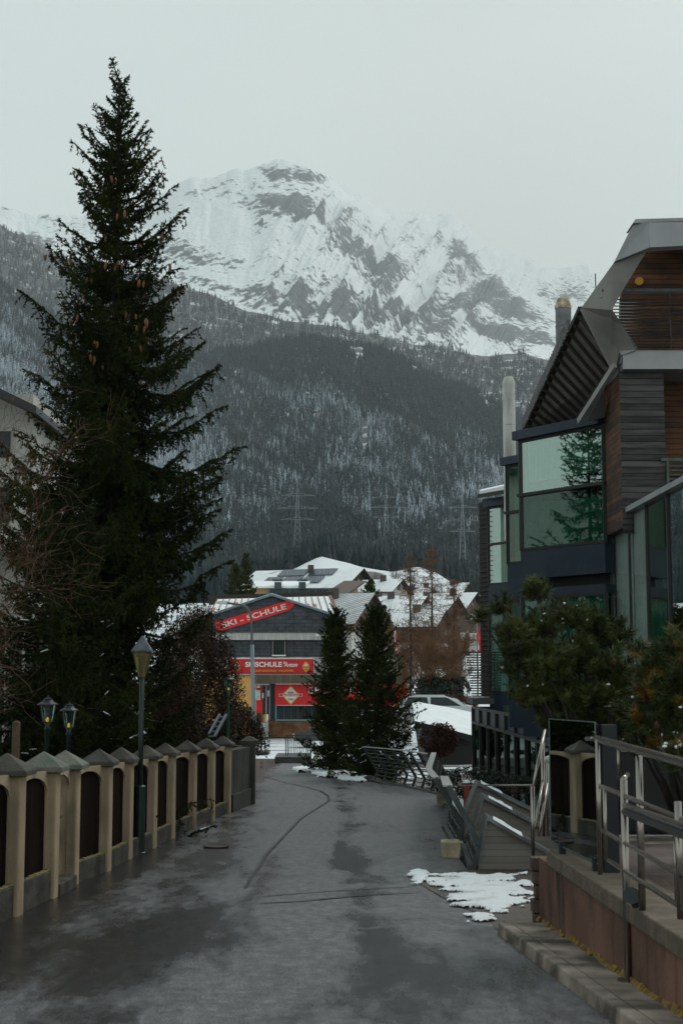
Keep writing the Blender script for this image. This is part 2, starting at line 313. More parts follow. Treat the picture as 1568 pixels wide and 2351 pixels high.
# ---- road
asph = attr_mat('wet_asphalt', 'wet', (.105, .107, .112), (.026, .027, .029), (.062, .064, .068), (.010, .010, .011), nscale=2.2, namt=1.3, rough=.52, lo=.26, hi=.84, bump=.007, bscale=60, vec=(1.6, .45, 1), rough1=.19); speckle(asph)
ry = np.concatenate([np.arange(-3, 34, .25), np.arange(34, 64.5, .5)])
rv = []; wet = []; NX = 61
for y in ry:
    xl = np.interp(y, [-3, 28, 30.5, 31, 36, 60], [-3.7, -3.2, -2.2, -3.6, -6, -11]); xr = float(np.interp(y, XR[0], XR[1]))
    if y < 12.6: xr = float(np.interp(y, [-3, 8.2, 12.7], [2.8, 1.69, 1.36]))+.03
    for x in np.linspace(xl, xr, NX): rv.append((x, y, float(roadz(y))))
rv = np.array(rv)
x_, y_ = rv[:, 0], rv[:, 1]
rv[:, 2] += .02*(fbm(x_*.7, y_*.25, 3, 5)-.5)+.0
wheel = np.exp(-((x_+1.55+.03*(y_-10))/.32)**2)+np.exp(-((x_-.30+.01*(y_-10))/.28)**2)
edge = np.clip((x_-.75)/.6, 0, 1)*(y_ < 13)+np.clip((-x_-2.0)/.9, 0, 1)
w = .30+.45*np.clip((-x_-2.3)/.8, 0, 1)+.45*wheel*fbm(x_*1.2, y_*.5, 4, 2)*1.4+.22*edge+.35*(fbm(x_*.8, y_*.22, 5, 9)-.5)
for cx, cy, rx, ryy, am in ((-.05, 21.5, .16, 3.2, .45), (.2, 18.3, .22, .7, .3), (.35, 16.8, .7, .22, .35), (.9, 15.5, .8, .2, .3), (-.95, 17, .12, 3.5, .4), (.5, 25.5, .8, 1.2, .25), (1.2, 22, .6, 3, .3), (-1.3, 12.3, .9, 1.4, .35), (-2.1, 11, 1, 1.6, .3), (.7, 10.3, .35, 1.5, .45), (-1.75, 11.2, .30, 1.6, .5), (-1.3, 13.6, .22, 1.4, .45), (.15, 19.5, .35, 1.2, .45), (.55, 17.3, .7, .35, .3), (1.15, 10.5, .3, 1.6, .15), (.5, 13.5, .8, .25, .25), (-.2, 9.4, .25, 1, .25), (-1.9, 20, .8, 3, .25), (-.3, 13, .4, 2.5, -.3), (-.1, 24, .8, 3, -.35), (.1, 18, .5, 2.5, -.25), (-.8, 9.8, .6, 1.2, -.2)):
    w = w+am*np.exp(-((x_-cx)/rx)**2-((y_-cy)/ryy)**2)
me = np_mesh('road', rv, np.roll(grid_faces(len(ry), NX), 1, axis=1)[:, ::-1], 4); set_attr(me, 'wet', w)
road = link('road', me, asph, None, world=False, smooth=True); tag(road, kind='structure')
# tar seams and a drain trench patch lying on the asphalt
def strip(name, pts, w, mat, lift=.012, jit=.01, seed=1):
    rnd = random.Random(seed); P = []
    for a, b in zip(pts[:-1], pts[1:]):
        a = Vector(a); b = Vector(b); n = max(2, int((b-a).length/.12))
        P += [a.lerp(b, i/n) for i in range(n)]
    P.append(Vector(pts[-1])); m = MB(); V = []; F = []
    for i, p in enumerate(P):
        d = (P[min(i+1, len(P)-1)]-P[max(i-1, 0)]); n = Vector((-d.y, d.x, 0)).normalized(); j = Vector((rnd.uniform(-jit, jit), 0, 0)); ww = w*rnd.uniform(.5, 1.2)*min(1, .3+i/4, .3+(len(P)-1-i)/4)
        for s in (-1, 1):
            q = p+j+n*ww/2*s; V.append((q.x, q.y, float(roadz(q.y))+lift))
    for i in range(len(P)-1): F.append((2*i, 2*i+1, 2*i+3, 2*i+2))
    m.add(V, F); o = m.build(name, mat); o['kind'] = 'structure'; return o
TAR = M('tar', (.018, .018, .02), .35, var=.3, scale=8)
strip('road_seam', [onroad(562, 2042), onroad(612, 1960), onroad(690, 1880), onroad(757, 1838), onroad(752, 1826), onroad(735, 1816), onroad(650, 1796), onroad(606, 1783)], .055, TAR)
strip('road_seam', [onroad(570, 2078), onroad(700, 2070), onroad(830, 2058), onroad(960, 2050)], .06, TAR, seed=4)
strip('road_seam', [onroad(585, 2062), onroad(700, 2052), onroad(830, 2044), onroad(955, 2036)], .04, TAR, seed=5)
RUST = M('rusty_iron', (.045, .025, .015), .6, .4, var=.3, scale=12)
def cover(px, py, r, label):
    p = onroad(px, py); m = MB(); m.lathe((p.x, p.y, float(roadz(p.y))+.005), [(r, 0), (r, .02), (r*.9, .022), (r*.86, .014), (0.01, .014)], 24)
    tag(m.build('manhole_cover', RUST), label, 'manhole cover')
cover(497, 1945, .20, 'small rusty manhole cover in the asphalt beside the green lamp post')
# ---- snow
def snow_patch(name, poly, th, seed, mat=SNOW, zf=None, thick=.045, step=.02, fr=2.2, step2=0):
    xs = [p[0] for p in poly]; ys = [p[1] for p in poly]
    ax = np.arange(min(xs), max(xs), step); ay = np.arange(min(ys), max(ys), step*1.4); X, Y = np.meshgrid(ax, ay, indexing='ij')
    d = np.full(X.shape, 1e9); n = len(poly); ins = np.zeros(X.shape, bool)
    for i in range(n):
        (x0, y0), (x1, y1) = poly[i], poly[(i+1) % n]
        c = ((y0 > Y) != (y1 > Y)) & (X < (x1-x0)*(Y-y0)/((y1-y0) or 1e-9)+x0); ins ^= c
        t = np.clip(((X-x0)*(x1-x0)+(Y-y0)*(y1-y0))/((x1-x0)**2+(y1-y0)**2+1e-9), 0, 1); d = np.minimum(d, np.hypot(X-x0-t*(x1-x0), Y-y0-t*(y1-y0)))
    d = np.where(ins, d, -d); ext = max(max(xs)-min(xs), .5)
    v = np.clip(d/(.22*ext), -1, 1)*.40+(fbm(X*fr, Y*fr*.8, 5, seed)-.5)*(1.9 if step2 else 1)+.5-th
    Z = (roadz(Y) if zf is None else zf(X, Y))+.004+thick*np.sqrt(np.clip(v, 0, .2)/.2)*(.7+.6*fbm(X*9, Y*9, 3, seed+5))
    F = grid_faces(*X.shape); keep = (v.ravel()[F] > 0).sum(1) >= 3; F = F[keep]; V = np.stack([X, Y, Z], 2).reshape(-1, 3)
    used = np.unique(F); mp_ = np.full(len(V), -1); mp_[used] = np.arange(len(used))
    o = link(name, np_mesh(name, V[used], mp_[F], 4), mat, None, smooth=True); return tag(o, kind='stuff')
OLDSNOW = M('old_snow', (.74, .77, .79), .55, col2=(.50, .50, .48), scale=3, ramp=(.30, .48), bump=1.0, bscale=14)
def P2(px, py): p = onroad(px, py); return (p.x, p.y)
PAV = brick_mat('brown_pavers', (.085, .055, .04), (.06, .042, .034), (.02, .017, .015), .2, .1, rough=.5, mort=.008)
# paved apron in front of the stairs
pav = MB(); pa = [P2(960, 2028), P2(1030, 2003), P2(1060, 1997), P2(1245, 1995), (2.35, 12.9), (1.40, 12.75), P2(1122, 2108), P2(1040, 2075)]
pav.add([(x, y, float(roadz(y))+.006) for x, y in pa], [tuple(range(len(pa)))]); tag(pav.build('stair_apron_paving', PAV), kind='structure')
snow_patch('snow', [P2(975, 2020), P2(1040, 2010), P2(1210, 2008), P2(1212, 2090), P2(1170, 2095), P2(1130, 2120), P2(1085, 2090), P2(1020, 2062)], .58, 3, mat=OLDSNOW, zf=lambda X, Y: roadz(Y)+.008, fr=4.5, step2=1, step=.014, thick=.03)
snow_patch('snow', [P2(925, 2000), P2(990, 1998), P2(985, 2030), P2(945, 2035)], .62, 8, zf=lambda X, Y: roadz(Y)+.008, fr=6, thick=.03)
# ---- kerb and pavement strip along the right wall
CONC = M('old_concrete', (.25, .205, .165), .75, var=.5, scale=3, bump=.4, bscale=60); add_streaks(CONC, .32, 2.2, (.48, .62), (1, 1, 1))
kerb = MB(); walk = MB(); ys = list(np.arange(-1, 12.8, .9))
def kx(y): return float(np.interp(y, [-3, 8.2, 12.7], [2.8, 1.69, 1.36]))
def wx(y): return float(np.interp(y, [-3, 8, 12.7], [2.95, 2.06, 1.79]))
for a, b in zip(ys[:-1], ys[1:]):
    b2 = b-.012
    kerb.hexa([(kx(a), a, roadz(a)-.1), (kx(a)+.13, a, roadz(a)-.1), (kx(b2)+.13, b2, roadz(b2)-.1), (kx(b2), b2, roadz(b2)-.1), (kx(a)+.02, a, roadz(a)+.1), (kx(a)+.13, a, roadz(a)+.1), (kx(b2)+.13, b2, roadz(b2)+.1), (kx(b2)+.02, b2, roadz(b2)+.1)])
    walk.hexa([(kx(a)+.135, a, roadz(a)-.1), (wx(a)+.03, a, roadz(a)-.1), (wx(b)+.03, b, roadz(b)-.1), (kx(b)+.135, b, roadz(b)-.1), (kx(a)+.135, a, roadz(a)+.094), (wx(a)+.03, a, roadz(a)+.094), (wx(b2)+.03, b2, roadz(b2)+.094), (kx(b2)+.135, b2, roadz(b2)+.094)])
tag(kerb.build('kerb', CONC, bevel=.015), kind='structure'); tag(walk.build('pavement', CONC), kind='structure')
# ============================================================ MOUNTAINS AND FOREST
def slope(name, pxs, base, crest, Y0, Y1, nu, nv, expo=1.0, rough=(0, 1, 1), seed=0, pmin=-260, pmax=1830):
    PX = np.linspace(pmin, pmax, nu); T = np.linspace(0, 1, nv); P, TT = np.meshgrid(PX, T, indexing='ij')
    b = np.interp(P, pxs, base); c = np.interp(P, pxs, crest)
    Yd = Y0*(Y1/Y0)**TT; py = b+(c-b)*TT**expo
    nz = (fbm(P/rough[1], Yd/Y0*rough[2], 6, seed, True)-.5)*rough[0]*np.sin(np.clip(TT*1.15, 0, 1)*math.pi/2)
    x, y, z = at_np(P, py+nz, Yd); return P, TT, py, x, y, z
PXC = [-260, 0, 60, 140, 250, 370, 480, 560, 640, 720, 800, 870, 950, 1050, 1130, 1200, 1280, 1380, 1830]
L2C = [400, 505, 545, 592, 625, 640, 668, 700, 722, 738, 752, 765, 785, 800, 815, 800, 830, 850, 800]
L1C = [500, 640, 680, 730, 790, 800, 800, 800, 785, 780, 790, 800, 835, 880, 925, 965, 1000, 1040, 1000]
BASE = [1420]*19
# peak
PKX = [-260, 0, 60, 110, 170, 260, 350, 400, 450, 520, 560, 600, 630, 660, 700, 740, 780, 830, 880, 920, 960, 1000, 1045, 1060, 1100, 1150, 1200, 1240, 1285, 1310, 1350, 1378, 1420, 1600, 1830]
PKC = [430, 466, 482, 486, 490, 486, 468, 425, 405, 394, 388, 375, 362, 370, 380, 395, 410, 448, 478, 492, 484, 492, 486, 512, 545, 575, 590, 598, 614, 612, 608, 628, 650, 690, 720]
P, TT, py, x, y, z = slope('m', PKX, [900]*35, PKC, 5600, 9000+4000*np.clip((np.linspace(-260, 1830, 900)[:, None]-720)/380, 0, 1), 900, 420, .85, (26, 60, 5), 11)
# gullies running down the right flank: displace along distance and height
Q = (P*.8+py*.55); gul = fbm(Q/34, (P-py)/300, 5, 21, True)
flank = np.clip((P-560)/120, 0, 1)*np.clip((1250-P)/150, 0, 1)*np.clip((py-430)/60, 0, 1)
z = z+(gul-.5)*230*flank*np.clip((1-TT)*6, 0, 1)*np.clip(TT*5, 0, 1)
rock = fbm(P/46, py/20, 6, 31)*.9-.10
rk = np.zeros_like(P)
for cx, cy, rx, ry_, ang, am in ((650, 470, 75, 34, 18, .55), (720, 500, 60, 16, 35, .42), (600, 478, 26, 36, 0, .3), (632, 395, 45, 18, 12, .35), (705, 405, 70, 13, 8, .26), (465, 432, 80, 7, -16, .22), (440, 585, 80, 16, 12, .30), (520, 610, 60, 14, 12, .22),
      (790, 560, 70, 38, 42, .34), (860, 620, 110, 42, 40, .36), (960, 680, 120, 38, 33, .30), (945, 505, 42, 12, 5, .42), (975, 530, 30, 8, 15, .3), (1040, 590, 90, 34, 28, .30), (1120, 670, 70, 42, 33, .36), (1060, 700, 90, 34, 30, .28), (1310, 650, 70, 42, 0, .40), (1230, 640, 60, 14, 10, .12), (1190, 720, 80, 24, 15, .35), (700, 690, 180, 26, 10, .36), (560, 670, 90, 16, 10, .38), (110, 492, 45, 15, 10, .32), (20, 476, 40, 8, 20, .3), (60, 540, 120, 16, 14, .3), (900, 720, 200, 28, 12, .42), (1130, 760, 160, 22, 8, .45)):
    a = R(ang); dx = (P-cx)*math.cos(a)+(py-cy)*math.sin(a); dy_ = -(P-cx)*math.sin(a)+(py-cy)*math.cos(a); rk = np.maximum(rk, am*np.exp(-(dx/rx)**2-(dy_/ry_)**2))
for cx, cy, rx, ry_, ang, am in ((780, 640, 150, 5, 32, .5), (935, 680, 24, 34, 40, .5), (1055, 740, 12, 30, 10, .42), (1000, 610, 20, 40, 40, .3), (850, 560, 50, 6, 40, .3), (1090, 560, 60, 14, 25, .3), (1180, 640, 60, 12, 35, .3), (1098, 785, 16, 12, 0, .7), (720, 590, 120, 5, 38, .3)):
    a = R(ang); dx = (P-cx)*math.cos(a)+(py-cy)*math.sin(a); dy_ = -(P-cx)*math.sin(a)+(py-cy)*math.cos(a); rk = rk-am*np.exp(-(dx/rx)**2-(dy_/ry_)**2)
rock = rock+rk*1.3+(gul-.5)*.35*flank-.03-.30*np.clip((P-740)/120, 0, 1)*np.clip((np.interp(P, PKX, PKC)+75-py)/60, 0, 1)-.12*np.clip((np.interp(P, PKX, PKC)+25-py)/25, 0, 1)-.12*np.clip((560-P)/60, 0, 1)*np.clip((560-py)/40, 0, 1)
low = np.clip((py-np.interp(P, PXC, L2C)+70)/110, 0, 1)*.22; rock = rock+low
me = np_mesh('snowy_mountain', np.stack([x, y, z], 2).reshape(-1, 3), grid_faces(*P.shape), 4); set_attr(me, 'rock', rock)
mt = link('snowy_mountain', me, attr_mat('snow_and_rock', 'rock', (.86, .90, .91), (.060, .070, .080), (.92, .95, .96), (.11, .12, .13), nscale=.022, namt=2.0, rough=.85, lo=.49, hi=.73, vec=(1, .5, 1.1), bump=22, bscale=.02), None, world=False); tag(mt, kind='structure')
GROUND_F = attr_mat('slope_ground', 'snow', (.05, .052, .05), (.6, .65, .68), (.09, .09, .09), (.66, .7, .73), nscale=.012, namt=1.0, rough=.9, bump=3, bscale=.03)
slopes = []
for nm, cr, Y0, Y1, sd_, off in (('far_slope', L2C, 2900, 5200, 3, 0), ('near_slope', L1C, 1000, 3300, 5, 0)):
    P, TT, py, x, y, z = slope(nm, PXC, [1460 if nm == 'near_slope' else 1150]*19, cr, Y0, Y1, 300, 160, .8 if nm == 'near_slope' else .9, (30, 160, 3), sd_)
    me = np_mesh(nm, np.stack([x, y, z], 2).reshape(-1, 3), grid_faces(*P.shape), 4)
    set_attr(me, 'snow', .42+.0*P)
    o = link(nm, me, GROUND_F, None, world=False); tag(o, kind='structure'); slopes.append((P, TT, py, x, y, z))
def conifer_cloud(pos, H, rad, frost, tiers=4, sides=5, seed=0):
    "one mass of small ragged conifers: pos (n,3), heights, radii"
    n = len(pos); rng = np.random.default_rng(seed); Vs = []; Fs = []; Fr = []; base = 0
    for t in range(tiers):
        f0 = t/tiers; zb = (.06+.94*f0*.92); ztop = min(1.0, zb+.46*(1-f0*.35)); rr = (1-f0)**.85
        a0 = rng.uniform(0, 6.28, n)[:, None]; ang = a0+np.arange(sides)[None, :]*2*math.pi/sides+rng.normal(0, .2, (n, sides))
        r = rad[:, None]*rr*rng.uniform(.65, 1.2, (n, sides)); droop = zb+rng.normal(0, .03, (n, sides))
        ring = np.stack([pos[:, 0:1]+r*np.cos(ang), pos[:, 1:2]+r*np.sin(ang), pos[:, 2:3]+H[:, None]*droop], 2)
        am = ang+math.pi/sides; r2 = r*.45
        ring2 = np.stack([pos[:, 0:1]+r2*np.cos(am), pos[:, 1:2]+r2*np.sin(am), pos[:, 2:3]+H[:, None]*(droop+.10)], 2)
        apex = np.stack([pos[:, 0], pos[:, 1], pos[:, 2]+H*ztop], 1)[:, None, :]
        V = np.concatenate([apex, ring, ring2], 1); k = 1+2*sides
        i = np.arange(sides); f = np.concatenate([np.stack([0*i, 1+i, 1+sides+i], 1), np.stack([0*i, 1+sides+i, 1+(i+1) % sides], 1)], 0)
        Fs.append((f[None]+(np.arange(n)*k)[:, None, None]).reshape(-1, 3)+base); Vs.append(V.reshape(-1, 3)); Fr.append(np.repeat(frost, k)); base += n*k
    return np.concatenate(Vs), np.concatenate(Fs), np.concatenate(Fr)
def plant_forest(name, sl, n, hrange, seed, dens, frostf, mat, tiers=4, tbias=1.0):
    P, TT, py, x, y, z = sl; rng = np.random.default_rng(seed); nu, nv = P.shape
    # even spread over the real slope: weight cells by area
    A = (np.abs(x[1:, :-1]-x[:-1, :-1]))*(np.hypot(y[:-1, 1:]-y[:-1, :-1], z[:-1, 1:]-z[:-1, :-1])); vis = (P[:-1, :-1] > -60) & (P[:-1, :-1] < 1640)
    W = A*vis*dens(P[:-1, :-1], py[:-1, :-1], TT[:-1, :-1])/(y[:-1, :-1]**tbias); W = np.clip(W, 0, None).ravel(); W /= W.sum()
    c = rng.choice(len(W), n, p=W); iu, iv = np.divmod(c, nv-1); fu = rng.random(n); fv = rng.random(n)
    def lerp(a): return (a[iu, iv]*(1-fu)+a[iu+1, iv]*fu)*(1-fv)+(a[iu, iv+1]*(1-fu)+a[iu+1, iv+1]*fu)*fv
    px_, py_ = lerp(P), lerp(py); keep = rng.random(n) < np.clip(dens(px_, py_, lerp(TT)), 0, 1)
    pos = np.stack([lerp(x), lerp(y), lerp(z)-1.5], 1)[keep]; px_ = px_[keep]; py_ = py_[keep]
    H = rng.uniform(*hrange, len(pos))*(.75+.5*fbm(px_/40, py_/25, 3, seed)); fr = frostf(px_, py_)+rng.normal(0, .10, len(pos))
    V, F, Fr = conifer_cloud(pos, H, H*rng.uniform(.16, .23, len(pos)), fr, tiers, 5, seed)
    me = np_mesh(name, V, F, 3); set_attr(me, 'frost', Fr); o = link(name, me, mat, None, world=False); tag(o, kind='stuff'); return o
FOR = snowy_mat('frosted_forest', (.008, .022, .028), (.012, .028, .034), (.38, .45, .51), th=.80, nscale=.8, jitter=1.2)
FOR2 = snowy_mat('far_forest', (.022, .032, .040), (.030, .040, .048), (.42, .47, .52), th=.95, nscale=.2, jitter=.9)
def dens_near(p, q, t):
    c = np.interp(p, PXC, L1C); d = 1.0*(fbm(p/26, q/26, 4, 41) > .30)
    for cx, cy, rx, ry_ in ((930, 893, 17, 12), (912, 880, 8, 8), (590, 783, 18, 9), (725, 962, 9, 12), (648, 968, 6, 10), (1160, 1140, 12, 8), (1140, 915, 8, 16), (495, 795, 14, 7), (835, 1020, 6, 30), (1210, 880, 6, 12)): d = d*(((p-cx)/rx)**2+((q-cy)/ry_)**2 > 1)
    return d
def frost_near(p, q):
    d = q-np.interp(p, PXC, L1C)
    f = -.18+.22*np.exp(-((d-260)/170)**2)-.26*np.exp(-(d/90)**2)-.14*np.clip((q-1180)/110, 0, 1)+.5*(fbm((q-p*.55)/24, (p+q*.55)/190, 4, 17)-.5)
    return f+.55*(fbm(p/120+q/200, q/70, 4, 77)-.5)+.14*np.clip((620-p)/300, 0, 1)
def dens_far(p, q, t):
    c = np.interp(p, PXC, L2C); d = q-c; k = fbm(p/22, q/34, 4, 51)
    return 1.0*(k > .50-np.clip(d/90, -.3, .45))+.12
plant_forest('spruce_forest', slopes[1], 42000, (17, 27), 3, dens_near, frost_near, FOR, 4, .9)
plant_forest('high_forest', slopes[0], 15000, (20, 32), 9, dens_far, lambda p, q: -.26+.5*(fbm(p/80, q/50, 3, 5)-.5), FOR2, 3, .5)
# snow meadow behind the village
PM = [-260, 500, 735, 780, 830, 900, 960, 1000, 1050, 1100, 1200, 1830]; MC = [1385, 1385, 1278, 1288, 1300, 1312, 1300, 1314, 1345, 1366, 1385, 1385]
P, TT, py, x, y, z = slope('snow_meadow', PM, [1440]*12, MC, 300, 620, 160, 50, .9, (5, 60, 3), 8)
me = np_mesh('snow_meadow', np.stack([x, y, z], 2).reshape(-1, 3), grid_faces(*P.shape), 4); set_attr(me, 'snow', .66+.25*(fbm(P/30, py/9, 4, 6)-.5)-.5*np.exp(-((P-850)/30)**2-((py-1322)/10)**2)); o = link('snow_meadow', me, attr_mat('meadow', 'snow', (.10, .09, .08), (.66, .70, .73), None, None, nscale=.08, namt=.6, rough=.85, bump=.3, bscale=.1), None, world=False, smooth=True); tag(o, kind='structure')
rng = np.random.default_rng(6)   # dark wood edge on top of the meadow
n = 1500; pp = rng.uniform(-100, 1500, n); tt = rng.uniform(620, 900, n); cy = np.interp(pp, PM, MC)
x, y, z = at_np(pp, cy+6, tt); H = rng.uniform(14, 24, n)*np.where(pp < 600, 1.1, .85)
V, F, Fr = conifer_cloud(np.stack([x, y, z-4], 1), H, H*.17, rng.normal(-.35, .12, n), 5, 6, 2)
me = np_mesh('forest_edge', V, F, 3); set_attr(me, 'frost', Fr); o = link('forest_edge', me, FOR, None, world=False); tag(o, kind='stuff')
# ---- power pylons on the slope
PYL = M('galvanised_lattice', (.30, .33, .35), .6, .2)
def pylon(px, pyb, pyt, Y, label, arms):
    b = at(px, pyb, Y); t = at(px, pyt, Y); H = t.z-b.z; w = H*.085; root = thing('power_pylon', label, 'power pylon', b, 'lattice pylons on the wooded slope'); m = MB(); s = .22
    K = 12; c = [(-1, -1), (1, -1), (1, 1), (-1, 1)]
    def pt(k, f): ww = w*(1-f)**1.1*.5+.25; return Vector((b.x+c[k][0]*ww, b.y+c[k][1]*ww, b.z+H*f))
    for i in range(K):
        f0, f1 = i/K, (i+1)/K
        for k in range(4): m.bar(pt(k, f0), pt(k, f1), s); k2 = (k+1) % 4; m.bar(pt(k, f0), pt(k2, f1), s*.6); m.bar(pt(k2, f0), pt(k, f1), s*.6)
    m.build('mast', PYL, root)
    for f, L_ in arms:
        a = MB(); z0 = b.z+H*f
        for sg in (-1, 1): a.bar((b.x, b.y, z0+.0), (b.x+sg*H*L_, b.y, z0), s); a.bar((b.x, b.y, z0+H*.035), (b.x+sg*H*L_, b.y, z0+.1), s)
        for j in range(-4, 5):
            if j: a.bar((b.x+j/4*H*L_, b.y, z0), (b.x+j/4.6*H*L_, b.y, z0+H*.035*(1-abs(j)/4.2)), s*.5)
        a.build('crossarm', PYL, root)
pylon(683, 1262, 1090, 1250, 'pale lattice pylon on the forest slope, leftmost of the three', ((.72, .22), (.55, .27), (.40, .22)))
pylon(887, 1268, 1108, 1300, 'pale lattice pylon between the other two on the forest slope', ((.78, .20), (.64, .25), (.50, .20)))
pylon(1062, 1285, 1132, 1200, 'pale lattice pylon close to the dark louvred end of the modern building', ((.78, .22), (.58, .27), (.42, .20)))
# ============================================================ LEFT: FENCE, LAMPS, TREES
PLASTER = M('ochre_plaster', (.34, .26, .17), .85, var=.18, scale=1.4, bump=.35, bscale=45); add_streaks(PLASTER, .55, 2.5, (.52, .68), (1, 1, .35))
CAP = M('mossy_stone', (.060, .055, .045), .85, var=.4, scale=4, bump=.6, bscale=30)
CAPL = M('pale_stone', (.17, .165, .135), .85, var=.35, scale=4, bump=.5, bscale=30, col2=(.09, .11, .09))
PLINTH = M('mossy_concrete', (.045, .040, .032), .9, var=.5, scale=3, bump=.5, bscale=25, vec=(1, 1, 2)); add_streaks(PLINTH, .4, 2)
MOSS = M('moss', (.16, .14, .05), .95, var=.5, scale=14, bump=.6, bscale=60)
BOARD = board_mat('dark_fence_boards', (.006, .004, .003), (.018, .010, .007), .11, axis='y', gap=.1, stretch=(1, 8, .7), rough=.95); BOARD.node_tree.nodes['Principled BSDF'].inputs['IOR'].default_value = 1.12
PD = [9.6, 11.1, 12.4, 13.85, 15.35, 16.65, 18.3, 20.0, 21.7, 23.4, 25.2, 26.95, 28.7]
PXR = [-50, -40, -30, 74, 151, 196.5, 269, 316, 370, 411, 458.6, 500, 536]
FPt = []
for d, p in zip(PD, PXR):
    x = -3.32 if d < 13 else -(784-p)/FPX*d*1.0
    FPt.append(Vector((x, d, float(roadz(d)))))
FPt[0].x = -3.33; FPt[1].x = -3.27; FPt[2].x = -3.22
fence = thing('garden_wall', 'ochre plastered garden wall of arched bays filled with dark boards along the road', 'wall', FPt[3])
def fz(y): return float(roadz(y))
PH = 1.45
for i, p in enumerate(FPt):
    t = (FPt[min(i+1, len(FPt)-1)]-FPt[max(i-1, 0)]); t.z = 0; t.normalize(); n = Vector((-t.y, t.x, 0))   # n points away from the road
    if n.x > 0: n = -n
    q = p+t*.0; zt = p.z+PH+.03
    def pp(a, b, z): v = q-t*a+n*b; return (v.x, v.y, z)
    m = MB(); m.hexa([pp(.24, 0, p.z-.25), pp(0, 0, p.z-.25), pp(0, .34, p.z-.25), pp(.24, .34, p.z-.25), pp(.24, 0, zt-.12), pp(0, 0, zt-.12), pp(0, .34, zt-.12), pp(.24, .34, zt-.12)])
    pil = m.build('pillar', PLASTER, fence, bevel=.02)
    c = MB(); o = .065 if i not in (3, 4, 5) else .08
    base = [pp(.24+o, -o, zt-.12), pp(-o, -o, zt-.12), pp(-o, .34+o, zt-.12), pp(.24+o, .34+o, zt-.12)]; up = [(v[0], v[1], zt-.07) for v in base]
    mid = [pp(.24+o*.5, -o*.5, zt-.015), pp(-o*.5, -o*.5, zt-.015), pp(-o*.5, .34+o*.5, zt-.015), pp(.24+o*.5, .34+o*.5, zt-.015)]
    c.hexa(base+up); c.add(up+[pp(.12, .17, zt+.10)], [(0, 1, 4), (1, 2, 4), (2, 3, 4), (3, 0, 4), (3, 2, 1, 0)])
    co = c.build('cap', CAPL if i in (4, 5) else CAP, pil, bevel=.008)
